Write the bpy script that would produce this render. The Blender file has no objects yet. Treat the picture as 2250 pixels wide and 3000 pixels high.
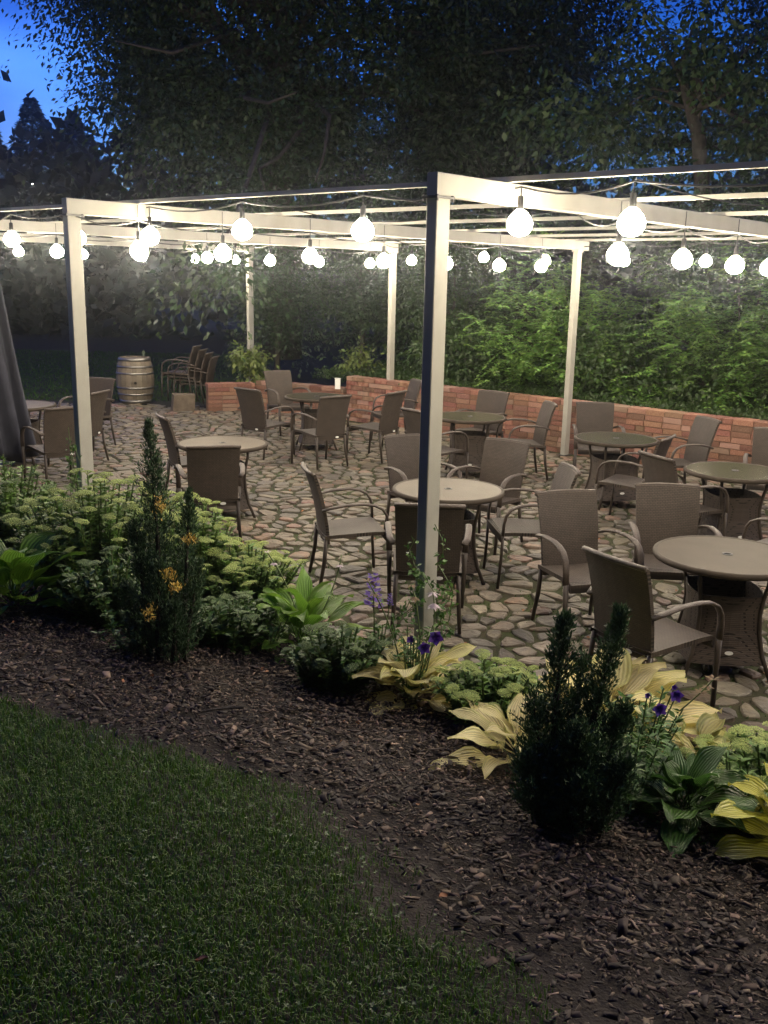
import bpy, math, random
import numpy as np
from mathutils import Matrix, Vector
R = math.radians
rnd = random.Random(7)
rng = np.random.default_rng(11)
S = bpy.context.scene
COL = S.collection

# ------------------------------------------------------------------ camera
cam_d = bpy.data.cameras.new('camera'); cam = bpy.data.objects.new('camera', cam_d); COL.objects.link(cam)
cam_d.sensor_fit = 'VERTICAL'; cam_d.sensor_height = 36; cam_d.lens = 36*2813.4/3000
cam_d.clip_end = 1000; cam_d.clip_start = 0.05
fw = Vector((0, 0.97175772, -0.23598078)); rt = Vector((0.99976493, 0.00511639, 0.02106906)); up = Vector((-0.02168139, 0.23592531, 0.97152929))
cam.matrix_world = Matrix(((rt.x, up.x, -fw.x, 0), (rt.y, up.y, -fw.y, 0), (rt.z, up.z, -fw.z, 2.3627), (0, 0, 0, 1)))
S.camera = cam
# ------------------------------------------------------------------ view and sky
S.view_settings.view_transform = 'Standard'; S.view_settings.look = 'None'
S.view_settings.exposure = 2.08; S.view_settings.gamma = 1; S.view_settings.use_curve_mapping = False
S.render.engine = 'CYCLES'
S.cycles.use_denoising = True
S.cycles.max_bounces = 6; S.cycles.transparent_max_bounces = 4
S.cycles.sample_clamp_indirect = 4.0
W = bpy.data.worlds.new('World'); S.world = W; W.use_nodes = True
nt = W.node_tree; nt.nodes.clear()
SKY_STRENGTH = 0.15
SUN_AZ = -32                       # degrees from +Y towards +X: the last light is to the upper left
out = nt.nodes.new('ShaderNodeOutputWorld'); bg = nt.nodes.new('ShaderNodeBackground')
sky = nt.nodes.new('ShaderNodeTexSky'); sky.sky_type = 'NISHITA'; sky.sun_disc = False
sky.sun_elevation = R(-0.9); sky.sun_rotation = R(SUN_AZ); sky.ozone_density = 6.0; sky.air_density = 1.0; sky.dust_density = 0.3
tc = nt.nodes.new('ShaderNodeTexCoord'); mp = nt.nodes.new('ShaderNodeMapping'); mp.inputs['Scale'].default_value = (3, 3, 9)
nz = nt.nodes.new('ShaderNodeTexNoise'); nz.inputs['Scale'].default_value = 1.3; nz.inputs['Detail'].default_value = 6
cr = nt.nodes.new('ShaderNodeValToRGB'); cr.color_ramp.elements[0].position = .38; cr.color_ramp.elements[1].position = .68
cr.color_ramp.elements[0].color = (1.1, 1.75, 2.0, 1); cr.color_ramp.elements[1].color = (3.6, 4.2, 3.6, 1)
mx = nt.nodes.new('ShaderNodeMix'); mx.data_type = 'RGBA'; mx.blend_type = 'MULTIPLY'; mx.inputs[0].default_value = 1
L = nt.links.new
L(tc.outputs['Generated'], mp.inputs['Vector']); L(mp.outputs[0], nz.inputs['Vector']); L(nz.outputs['Fac'], cr.inputs[0])
L(sky.outputs[0], mx.inputs[6]); L(cr.outputs[0], mx.inputs[7]); L(mx.outputs[2], bg.inputs['Color'])
bg.inputs['Strength'].default_value = SKY_STRENGTH
L(bg.outputs[0], out.inputs['Surface'])
HAZE = 0.0016
S.cycles.volume_bounces = 0
BULB = 62.0                        # radiance of a lit bulb

# ------------------------------------------------------------------ helpers
def tag(o, label=None, cat=None, group=None, kind=None):
    if label: o['label'] = label
    if cat: o['category'] = cat
    if group: o['group'] = group
    if kind: o['kind'] = kind
    return o
def mesh(name, v, f, mat=None, smooth=False, uv=None):
    m = bpy.data.meshes.new(name)
    m.from_pydata([tuple(map(float, p)) for p in v], [], f)
    if mat: m.materials.append(mat)
    if smooth: m.shade_smooth()
    if uv is not None:
        l = m.uv_layers.new(name='UVMap')
        idx = np.empty(len(m.loops), np.int32); m.loops.foreach_get('vertex_index', idx)
        l.data.foreach_set('uv', np.asarray(uv, np.float32)[idx].ravel())
    m.update(); return m
def fastmesh(name, v, f, mat=None, smooth=False):
    """v (N,3); f (M,k) all faces with the same corner count"""
    v = np.asarray(v, np.float32); f = np.asarray(f, np.int32); k = f.shape[1]
    m = bpy.data.meshes.new(name)
    m.vertices.add(len(v)); m.vertices.foreach_set('co', v.ravel())
    m.loops.add(f.size); m.loops.foreach_set('vertex_index', f.ravel())
    m.polygons.add(len(f)); m.polygons.foreach_set('loop_start', np.arange(0, f.size, k, dtype=np.int32))
    if mat: m.materials.append(mat)
    m.update(calc_edges=True); m.validate()
    if smooth: m.shade_smooth()
    return m
def link(name, data, parent=None, loc=None, rot=None, scale=None):
    o = bpy.data.objects.new(name, data); COL.objects.link(o)
    if parent: o.parent = parent
    if loc is not None: o.location = loc
    if rot is not None: o.rotation_euler = rot
    if scale is not None: o.scale = scale if hasattr(scale, '__len__') else (scale,)*3
    return o
def empty(name, loc=(0, 0, 0), rz=0):
    o = bpy.data.objects.new(name, None); COL.objects.link(o); o.location = loc; o.rotation_euler = (0, 0, rz); o.empty_display_size = .1
    return o
def copy_tree(root):
    r = root.copy(); COL.objects.link(r)
    for ch in root.children:
        c = ch.copy(); COL.objects.link(c); c.parent = r
        for g in ch.children:
            d = g.copy(); COL.objects.link(d); d.parent = c
    return r
class MB:
    def __init__(s): s.v = []; s.f = []
    def add(s, v, f):
        n = len(s.v); s.v += [tuple(p) for p in v]; s.f += [tuple(i+n for i in q) for q in f]; return s
    def box(s, c, h, M=None):
        v = [Vector((c[0]+a*h[0], c[1]+b*h[1], c[2]+d*h[2])) for d in (-1, 1) for b in (-1, 1) for a in (-1, 1)]
        if M: v = [M @ p for p in v]
        return s.add(v, [(0, 2, 3, 1), (4, 5, 7, 6), (0, 1, 5, 4), (2, 6, 7, 3), (0, 4, 6, 2), (1, 3, 7, 5)])
    def chamfer(s, c, h, b=.004):
        hx, hy, hz = h; v = []; f = []
        prof = [(-hx+b, -hy), (hx-b, -hy), (hx, -hy+b), (hx, hy-b), (hx-b, hy), (-hx+b, hy), (-hx, hy-b), (-hx, -hy+b)]
        for z in (-hz, hz): v += [(c[0]+x, c[1]+y, c[2]+z) for x, y in prof]
        f += [tuple(range(7, -1, -1)), tuple(range(8, 16))] + [(i, (i+1) % 8, 8+(i+1) % 8, 8+i) for i in range(8)]
        return s.add(v, f)
    def sweep(s, pts, ra, rb=None, side=None, n=6, caps=True):
        pts = [Vector(p) for p in pts]; N = len(pts); v = []
        ras = ra if hasattr(ra, '__len__') else [ra]*N
        rbs = ras if rb is None else (rb if hasattr(rb, '__len__') else [rb]*N)
        ref = Vector(side) if side else None
        px = None
        for i, p in enumerate(pts):
            t = (pts[min(i+1, N-1)]-pts[max(i-1, 0)]).normalized()
            if ref: x = ref - t*ref.dot(t)
            elif px is not None: x = px - t*px.dot(t)
            else: x = t.orthogonal()
            x.normalize(); px = x; y = t.cross(x)
            for k in range(n):
                a = 2*math.pi*(k+.5)/n; v.append(p+x*(ras[i]*math.cos(a))+y*(rbs[i]*math.sin(a)))
        f = [(i*n+k, i*n+(k+1) % n, (i+1)*n+(k+1) % n, (i+1)*n+k) for i in range(N-1) for k in range(n)]
        if caps: f += [tuple(range(n-1, -1, -1)), tuple(range((N-1)*n, N*n))]
        return s.add(v, f)
    def lathe(s, prof, n=16, c=(0, 0, 0), cap=True):
        v = [(c[0]+r*math.cos(2*math.pi*k/n), c[1]+r*math.sin(2*math.pi*k/n), c[2]+z) for r, z in prof for k in range(n)]
        f = [(i*n+k, i*n+(k+1) % n, (i+1)*n+(k+1) % n, (i+1)*n+k) for i in range(len(prof)-1) for k in range(n)]
        if cap: f += [tuple(range(n-1, -1, -1)), tuple(range((len(prof)-1)*n, len(prof)*n))]
        return s.add(v, f)
    def mesh(s, name, mat, smooth=False): return mesh(name, s.v, s.f, mat, smooth)
    def obj(s, name, mat, parent=None, smooth=False): return link(name, s.mesh(name, mat, smooth), parent)

# ------------------------------------------------------------------ materials
def mat(name, col, rough=.6, var=None, scale=8, bump=0, bscale=60, metal=0, transl=0, spec=.5, obj_rand=0, isl_rand=0, col2=None, wave=None):
    """col/col2 mixed by noise (var = strength), brightness varied per object and per island, noise bump"""
    m = bpy.data.materials.new(name); m.use_nodes = True; t = m.node_tree; b = t.nodes['Principled BSDF']; K = t.links.new
    b.inputs['Roughness'].default_value = rough; b.inputs['Metallic'].default_value = metal; b.inputs['Specular IOR Level'].default_value = spec
    co = t.nodes.new('ShaderNodeTexCoord')
    src = None
    rgb = t.nodes.new('ShaderNodeRGB'); rgb.outputs[0].default_value = (*col, 1); src = rgb.outputs[0]
    if var:
        n = t.nodes.new('ShaderNodeTexNoise'); n.inputs['Scale'].default_value = scale; n.inputs['Detail'].default_value = 5
        K(co.outputs['Object'], n.inputs['Vector'])
        r = t.nodes.new('ShaderNodeMapRange'); r.inputs[1].default_value = .35; r.inputs[2].default_value = .68; K(n.outputs['Fac'], r.inputs[0]); r.inputs[4].default_value = var
        x = t.nodes.new('ShaderNodeMix'); x.data_type = 'RGBA'; K(r.outputs[0], x.inputs[0]); K(src, x.inputs[6]); x.inputs[7].default_value = (*(col2 or [c*.4 for c in col]), 1); src = x.outputs[2]
    if obj_rand or isl_rand:
        oi = t.nodes.new('ShaderNodeObjectInfo'); ge = t.nodes.new('ShaderNodeNewGeometry')
        ad = t.nodes.new('ShaderNodeMath'); ad.operation = 'ADD'; K(oi.outputs['Random'], ad.inputs[0]); K(ge.outputs['Random Per Island'], ad.inputs[1])
        fr = t.nodes.new('ShaderNodeMath'); fr.operation = 'FRACT'; K(ad.outputs[0], fr.inputs[0])
        a = max(obj_rand, isl_rand)
        mr = t.nodes.new('ShaderNodeMapRange'); mr.inputs[3].default_value = 1-a; mr.inputs[4].default_value = 1+a; K(fr.outputs[0], mr.inputs[0])
        f2 = t.nodes.new('ShaderNodeMath'); f2.operation = 'MULTIPLY_ADD'; f2.inputs[1].default_value = 7.31; f2.inputs[2].default_value = .17; K(fr.outputs[0], f2.inputs[0])
        f3 = t.nodes.new('ShaderNodeMath'); f3.operation = 'FRACT'; K(f2.outputs[0], f3.inputs[0])
        hs = t.nodes.new('ShaderNodeHueSaturation'); mr2 = t.nodes.new('ShaderNodeMapRange'); mr2.inputs[3].default_value = .5-a*.05; mr2.inputs[4].default_value = .5+a*.05
        K(f3.outputs[0], mr2.inputs[0]); K(mr2.outputs[0], hs.inputs['Hue']); K(mr.outputs[0], hs.inputs['Value']); K(src, hs.inputs['Color']); src = hs.outputs[0]
        m['rand'] = 1
    K(src, b.inputs['Base Color'])
    hgt = None
    if bump:
        n = t.nodes.new('ShaderNodeTexNoise'); n.inputs['Scale'].default_value = bscale; n.inputs['Detail'].default_value = 4; K(co.outputs['Object'], n.inputs['Vector']); hgt = n.outputs['Fac']
        bp = t.nodes.new('ShaderNodeBump'); bp.inputs['Strength'].default_value = bump; bp.inputs['Distance'].default_value = .01; K(hgt, bp.inputs['Height']); K(bp.outputs[0], b.inputs['Normal'])
    if transl:
        tr = t.nodes.new('ShaderNodeBsdfTranslucent'); K(src, tr.inputs['Color']); ms = t.nodes.new('ShaderNodeMixShader'); ms.inputs[0].default_value = transl
        K(b.outputs[0], ms.inputs[1]); K(tr.outputs[0], ms.inputs[2]); K(ms.outputs[0], t.nodes['Material Output'].inputs['Surface'])
    return m
def palette(m, cols):
    """replace the base RGB of a mat() by one of several colours picked per object / island"""
    t = m.node_tree; K = t.links.new
    rgb = next(n for n in t.nodes if n.type == 'RGB')
    oi = t.nodes.new('ShaderNodeObjectInfo'); ge = t.nodes.new('ShaderNodeNewGeometry')
    ad = t.nodes.new('ShaderNodeMath'); ad.operation = 'MULTIPLY_ADD'; ad.inputs[1].default_value = 3.7; K(oi.outputs['Random'], ad.inputs[0]); K(ge.outputs['Random Per Island'], ad.inputs[2])
    fr = t.nodes.new('ShaderNodeMath'); fr.operation = 'FRACT'; K(ad.outputs[0], fr.inputs[0])
    cr = t.nodes.new('ShaderNodeValToRGB'); cr.color_ramp.interpolation = 'CONSTANT'
    while len(cr.color_ramp.elements) < len(cols): cr.color_ramp.elements.new(.5)
    for i, (e, c) in enumerate(zip(cr.color_ramp.elements, cols)): e.position = i/len(cols)
    for e, c in zip(cr.color_ramp.elements, cols): e.color = (*c, 1)
    K(fr.outputs[0], cr.inputs[0])
    for l in list(rgb.outputs[0].links):
        s = l.to_socket; t.links.remove(l); K(cr.outputs[0], s)
    return m
def weave(name, col, sx, sz, ax):
    """wicker: strands over and under each other; ax = which two object axes carry the weave"""
    m = mat(name, col, rough=.55, spec=.4); t = m.node_tree; K = t.links.new; b = t.nodes['Principled BSDF']
    co = t.nodes.new('ShaderNodeTexCoord'); sp = t.nodes.new('ShaderNodeSeparateXYZ'); K(co.outputs['Object'], sp.inputs[0])
    cb = t.nodes.new('ShaderNodeCombineXYZ'); K(sp.outputs[ax[0]], cb.inputs[0]); K(sp.outputs[ax[1]], cb.inputs[1])
    br = t.nodes.new('ShaderNodeTexBrick'); br.offset = .5; K(cb.outputs[0], br.inputs['Vector'])
    br.inputs['Scale'].default_value = 1; br.inputs['Brick Width'].default_value = sx; br.inputs['Row Height'].default_value = sz; br.inputs['Mortar Size'].default_value = sz*.16; br.inputs['Mortar Smooth'].default_value = .6
    br.inputs['Color1'].default_value = (*col, 1); br.inputs['Color2'].default_value = (*[c*.78 for c in col], 1); br.inputs['Mortar'].default_value = (*[c*.22 for c in col], 1)
    nz = t.nodes.new('ShaderNodeTexNoise'); nz.inputs['Scale'].default_value = 6; K(co.outputs['Object'], nz.inputs['Vector'])
    mr = t.nodes.new('ShaderNodeMapRange'); mr.inputs[3].default_value = .7; mr.inputs[4].default_value = 1.25; K(nz.outputs['Fac'], mr.inputs[0])
    hs = t.nodes.new('ShaderNodeHueSaturation'); K(br.outputs['Color'], hs.inputs['Color']); K(mr.outputs[0], hs.inputs['Value']); K(hs.outputs[0], b.inputs['Base Color'])
    bp = t.nodes.new('ShaderNodeBump'); bp.inputs['Strength'].default_value = .7; bp.inputs['Distance'].default_value = .003; bp.invert = True; K(br.outputs['Fac'], bp.inputs['Height']); K(bp.outputs[0], b.inputs['Normal'])
    return m
def emis(name, col, s):
    m = bpy.data.materials.new(name); m.use_nodes = True; t = m.node_tree; t.nodes.clear()
    e = t.nodes.new('ShaderNodeEmission'); e.inputs[0].default_value = (*col, 1); e.inputs[1].default_value = s
    o = t.nodes.new('ShaderNodeOutputMaterial'); t.links.new(e.outputs[0], o.inputs[0]); return m
M = {}
M['paint'] = mat('cream paint', (.41, .40, .35), .5, var=.7, scale=5, col2=(.33, .315, .265), bump=.08, bscale=30)
M['steel'] = mat('dark steel', (.08, .08, .08), .45, metal=.8)
M['cable'] = mat('black cable', (.015, .015, .015), .5)
M['bulb'] = emis('lit bulb', (1.0, .865, .64), BULB)
M['frame'] = mat('brown metal frame', (.055, .043, .034), .42, spec=.4, var=.4, scale=20)
M['weave_back'] = weave('wicker back', (.085, .064, .050), .024, .012, (0, 2))
M['weave_seat'] = weave('wicker seat', (.088, .068, .054), .024, .012, (0, 1))
M['weave_arm'] = mat('wicker arm', (.08, .06, .048), .5, var=.5, scale=80, bump=.5, bscale=150)
M['tagw'] = mat('white plastic', (.8, .8, .76), .35)
M['glass'] = mat('textured table glass', (.085, .075, .05), .2, var=.6, scale=24, col2=(.05, .045, .03), bump=.12, bscale=220, spec=.7)
M['glass_sheen_tint'] = mat('sheen tinted table glass', (.105, .084, .062), .42, var=.7, scale=5, col2=(.075, .06, .045), bump=.12, bscale=220, spec=.11)  # paler base colour stands in for light reflected off the glass
M['glass_mid'] = mat('brown table glass', (.068, .053, .04), .5, var=.7, scale=5, col2=(.048, .038, .029), bump=.12, bscale=220, spec=.08)
M['rim'] = mat('table rim', (.065, .052, .04), .6, spec=.15, var=.4, scale=12)
M['moss'] = mat('moss and soil', (.04, .032, .016), .95, var=1, scale=4, col2=(.038, .055, .010), bump=.9, bscale=90)
M['soil'] = mat('dark soil', (.02, .014, .010), .95, var=1, scale=9, col2=(.032, .023, .016), bump=1, bscale=70)
M['lawnsoil'] = mat('lawn soil', (.028, .022, .012), .95, var=1, scale=6, col2=(.025, .028, .010), bump=1, bscale=90)
M['stone'] = palette(mat('field stone', (.3, .26, .2), .55, var=.8, scale=14, bump=.7, bscale=38, obj_rand=.3),
    [(.22, .18, .125), (.15, .125, .09), (.215, .13, .092), (.10, .09, .075), (.19, .158, .112), (.18, .12, .083), (.27, .23, .17), (.13, .115, .095), (.16, .14, .09), (.20, .175, .135)])
M['brick'] = palette(mat('fired brick', (.28, .11, .065), .85, var=.8, scale=12, bump=.6, bscale=70, obj_rand=.3, col2=(.42, .24, .17)),
    [(.20, .072, .046), (.17, .058, .038), (.22, .092, .06), (.14, .056, .042), (.22, .12, .08), (.19, .07, .042), (.205, .085, .056), (.28, .19, .145)])
M['mortar'] = mat('lime mortar', (.20, .135, .10), .95, var=.9, scale=10, bump=.8, bscale=80, col2=(.17, .09, .06))
M['leaf_dark'] = mat('dark tree leaf', (.028, .056, .016), .5, isl_rand=.45, transl=.3)
M['leaf_mid'] = mat('tree leaf', (.042, .078, .02), .5, isl_rand=.4, transl=.35)
M['leaf_locust'] = mat('locust leaflet', (.13, .24, .05), .5, isl_rand=.4, transl=.4)
M['leaf_bright'] = mat('young leaf', (.15, .20, .05), .5, isl_rand=.35, transl=.4)
M['bark'] = mat('tree bark', (.055, .046, .036), .9, var=.8, scale=8, bump=1, bscale=25)
M['wood_far'] = mat('far leaf', (.012, .018, .009), .7, isl_rand=.4)
M['spruce'] = mat('spruce needle', (.025, .035, .02), .7, isl_rand=.4)
M['sedum'] = mat('sedum leaf', (.13, .235, .045), .5, isl_rand=.3, transl=.2)
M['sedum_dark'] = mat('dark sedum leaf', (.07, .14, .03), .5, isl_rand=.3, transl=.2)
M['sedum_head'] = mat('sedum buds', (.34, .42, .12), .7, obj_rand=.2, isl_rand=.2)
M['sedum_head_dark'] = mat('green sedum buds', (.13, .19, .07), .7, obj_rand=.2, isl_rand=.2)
M['juniper'] = mat('juniper scale leaf', (.05, .10, .038), .6, isl_rand=.4, transl=.1)
M['juniper_yellow'] = mat('yellow juniper spray', (.68, .48, .10), .6, isl_rand=.3)
M['green_stem'] = mat('green stem', (.09, .13, .04), .5)
M['purple'] = mat('purple petal', (.10, .035, .33), .5, isl_rand=.3, transl=.3)
M['lilac'] = mat('pale lilac petal', (.6, .5, .55), .5, transl=.3)
M['dry'] = mat('dry flower', (.16, .11, .06), .8, isl_rand=.3)
M['herb'] = mat('herb leaf', (.07, .155, .03), .5, isl_rand=.35, transl=.25)
M['grass'] = mat('grass blade', (.056, .13, .008), .55, isl_rand=.45, transl=.3)
M['clover'] = mat('clover leaf', (.04, .09, .014), .5, isl_rand=.35, transl=.2)
M['bark_chip'] = palette(mat('bark chip', (.12, .08, .05), .85, isl_rand=.4), [(.05, .033, .024), (.075, .05, .035), (.04, .028, .021), (.12, .083, .058), (.055, .035, .024), (.028, .02, .016), (.19, .135, .098), (.036, .025, .019)])
M['oak'] = mat('weathered oak stave', (.20, .165, .12), .6, var=.7, scale=5, bump=.4, bscale=40, obj_rand=.15, col2=(.12, .10, .075))
M['hoop'] = mat('galvanised hoop', (.30, .29, .27), .38, metal=.85)
M['black'] = mat('bung hole', (.01, .008, .006), .9)
M['cloth'] = mat('grey blue curtain', (.042, .044, .062), .85, var=.4, scale=10, bump=.15, bscale=200)
M['limestone'] = mat('pale stone block', (.19, .15, .11), .9, var=.7, scale=9, bump=.8, bscale=30)
M['dryleaf'] = mat('dry leaf', (.35, .15, .06), .7, var=.5, scale=40)
def leafmat(name, col, edge, veins=22, transl=.3, rough=.38):
    m = mat(name, col, rough, transl=transl, obj_rand=.22); t = m.node_tree; K = t.links.new; b = t.nodes['Principled BSDF']
    uvn = t.nodes.new('ShaderNodeTexCoord'); sp = t.nodes.new('ShaderNodeSeparateXYZ'); K(uvn.outputs['UV'], sp.inputs[0])
    ab = t.nodes.new('ShaderNodeMath'); ab.operation = 'ABSOLUTE'; sb = t.nodes.new('ShaderNodeMath'); sb.operation = 'SUBTRACT'; sb.inputs[1].default_value = .5; K(sp.outputs[0], sb.inputs[0]); K(sb.outputs[0], ab.inputs[0])
    mr = t.nodes.new('ShaderNodeMapRange'); mr.inputs[1].default_value = .28; mr.inputs[2].default_value = .44; K(ab.outputs[0], mr.inputs[0])
    hs = next(n for n in t.nodes if n.type == 'HUE_SAT'); rgb = next(n for n in t.nodes if n.type == 'RGB')
    nz = t.nodes.new('ShaderNodeTexNoise'); nz.inputs['Scale'].default_value = 9; K(uvn.outputs['UV'], nz.inputs['Vector'])
    ml = t.nodes.new('ShaderNodeMath'); ml.operation = 'MULTIPLY'; K(mr.outputs[0], ml.inputs[0]); K(nz.outputs['Fac'], ml.inputs[1])
    x = t.nodes.new('ShaderNodeMix'); x.data_type = 'RGBA'; K(ml.outputs[0], x.inputs[0]); K(rgb.outputs[0], x.inputs[6]); x.inputs[7].default_value = (*edge, 1)
    sn = t.nodes.new('ShaderNodeMath'); sn.operation = 'SINE'; m2 = t.nodes.new('ShaderNodeMath'); m2.operation = 'MULTIPLY'; m2.inputs[1].default_value = veins*6.283; K(sp.outputs[0], m2.inputs[0]); K(m2.outputs[0], sn.inputs[0])
    v1 = t.nodes.new('ShaderNodeMapRange'); v1.inputs[1].default_value = -1; v1.inputs[2].default_value = 1; v1.inputs[3].default_value = .78; v1.inputs[4].default_value = 1.08; K(sn.outputs[0], v1.inputs[0])
    h2 = t.nodes.new('ShaderNodeHueSaturation'); K(x.outputs[2], h2.inputs['Color']); K(v1.outputs[0], h2.inputs['Value'])
    for l in list(hs.inputs['Color'].links): t.links.remove(l)
    K(h2.outputs[0], hs.inputs['Color'])
    bp = t.nodes.new('ShaderNodeBump'); bp.inputs['Strength'].default_value = .5; bp.inputs['Distance'].default_value = .004; K(sn.outputs[0], bp.inputs['Height']); K(bp.outputs[0], b.inputs['Normal'])
    return m
M['hosta_green'] = leafmat('green hosta leaf', (.14, .28, .03), (.2, .34, .05), 9, transl=.38)
M['hosta_dark'] = leafmat('dark green hosta leaf', (.06, .135, .025), (.07, .15, .03), 9)
M['hosta_yellow'] = leafmat('yellow hosta leaf', (.80, .72, .36), (.55, .55, .14), 9, transl=.38)
M['hosta_gold'] = leafmat('gold hosta leaf', (.55, .52, .06), (.5, .5, .1), 9)
M['hosta_striped'] = leafmat('striped hosta leaf', (.45, .42, .14), (.16, .24, .05), 6)

# ------------------------------------------------------------------ layout constants (metres, patio at z = 0)
U = Vector((0.65777, 0.75322, 0)); V = Vector((-0.75322, 0.65777, 0))      # along the beams; along the front line
P2 = Vector((0.2395, 5.2193, 0)); BAY = 3.553; BEAM_L = 7.78; HB = 2.905; BD = .117
def at(s, t, z=0): p = P2 + U*s + V*t; return Vector((p.x, p.y, z))
RZ = math.atan2(U.y, U.x)            # local x = along the beams, local y = along V
def h(x, y):
    d = x*U.x + y*U.y; e = 4.4-d
    return .75/4.4*(e+np.sqrt(e*e+.0625))/2
def in_view(x, y, m=.6): return (abs(x) < .405*y + m) & (y > 0)

# ------------------------------------------------------------------ ground
def grid(name, xs, ys, zf, mt, kind='structure', smooth=True):
    X, Y = np.meshgrid(xs, ys); Z = zf(X, Y); n = len(xs)
    v = np.stack([X, Y, Z], -1).reshape(-1, 3)
    i = np.arange(len(ys)-1)[:, None]*n + np.arange(n-1)[None]
    f = np.stack([i, i+1, i+n+1, i+n], -1).reshape(-1, 4)
    o = link(name, fastmesh(name, v, f, mt, smooth)); o['kind'] = kind; return o
def ground_z(X, Y):
    z = h(X, Y)
    return np.clip(z, 0, .95) - .03
xs = np.concatenate([np.linspace(-110, -12, 12), np.linspace(-10, 8, 73), np.linspace(10, 110, 12)])
ys = np.concatenate([np.linspace(-60, -4, 8), np.linspace(-3, 8, 56), np.linspace(9, 30, 22), np.linspace(40, 112, 7)])
ground = grid('ground', xs, ys, ground_z, M['lawnsoil'])
# soil of the flower bed and of the lawn, sheets above the ground
EDGE = [(-3.6, 4.75), (-2.6, 4.5), (-1.79, 4.18), (-1.5, 4.04), (-1.08, 3.92), (-.74, 3.75), (-.29, 3.55), (-.07, 3.32), (.09, 2.84), (.22, 2.66), (.46, 2.47), (.56, 2.21), (.65, 1.86), (.8, 1.2), (1.0, 0)]
ex = np.array([e[0] for e in EDGE]); ey = np.array([e[1] for e in EDGE])
def edge_x(y): return np.interp(y, ey[::-1], ex[::-1])
bed = grid('flower_bed', np.linspace(-7, 5, 97), np.linspace(0, 9, 73), lambda X, Y: np.where((X*U.x+Y*U.y) < 4.35, np.clip(h(X, Y), 0, .95)-.016+.008*np.sin(X*7)*np.sin(Y*6), -.06), M['soil'])
patio_d0 = 4.25
v = [at(a-P2.dot(U), b, -.004) for a, b in ((patio_d0, -6), (patio_d0, 9.5), (17.5, 9.5), (17.5, -6))]
patio = link('patio', mesh('patio', v, [(3, 2, 1, 0)], M['moss'])); patio['kind'] = 'structure'
# raised bank behind the brick walls
W0 = Vector((2.65, 13.4, 0))
def wl(t, n=0, z=0): p = W0 + V*t + U*n; return Vector((p.x, p.y, z))
bk = MB()
bk.add([wl(-9, .14, -.1), wl(4.42, .14, -.1), wl(6.5, 2.2, -.1), wl(9, 6, -.1), wl(9, 30, -.1), wl(-9, 30, -.1), wl(-9, .14, .66), wl(4.42, .14, .66), wl(6.5, 2.2, .46), wl(9, 6, .4), wl(9, 30, .55), wl(-9, 30, .8)],
       [(0, 1, 7, 6), (1, 2, 8, 7), (2, 3, 9, 8), (3, 4, 10, 9), (6, 7, 8, 9, 10, 11), (4, 5, 11, 10), (5, 0, 6, 11)])
o = bk.obj('planted_bank', M['lawnsoil']); o['kind'] = 'structure'

# ------------------------------------------------------------------ cobblestones
def clip_poly(poly, px, py, qx, qy):
    mx_, my_ = (px+qx)/2, (py+qy)/2; dx, dy = qx-px, qy-py; out_ = []
    n = len(poly)
    for i in range(n):
        a, b = poly[i], poly[(i+1) % n]
        da = (a[0]-mx_)*dx+(a[1]-my_)*dy; db = (b[0]-mx_)*dx+(b[1]-my_)*dy
        if da <= 0: out_.append(a)
        if (da < 0 < db) or (db < 0 < da):
            t = da/(da-db); out_.append((a[0]+(b[0]-a[0])*t, a[1]+(b[1]-a[1])*t))
    return out_
SP = .185
pts = []
row = 0; yy = 4.0
while yy < 18.6:
    xx = -.40*yy - 1.3 + (row % 2)*SP/2
    while xx < .40*yy + 2.6:
        x, y = xx+rnd.uniform(-.42, .42)*SP, yy+rnd.uniform(-.42, .42)*SP
        d = x*U.x+y*U.y
        wd = (Vector((x, y, 0))-W0).dot(U); wt = (Vector((x, y, 0))-W0).dot(V)
        if rnd.random() > .10 and d > 4.36 and (wd < -.2 if wt < 4.6 else y < 17.4+rnd.uniform(0, .5)): pts.append((x, y))
        xx += SP
    yy += SP*.80; row += 1
cells = {}
for i, (x, y) in enumerate(pts): cells.setdefault((int(x//.4), int(y//.4)), []).append(i)
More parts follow.
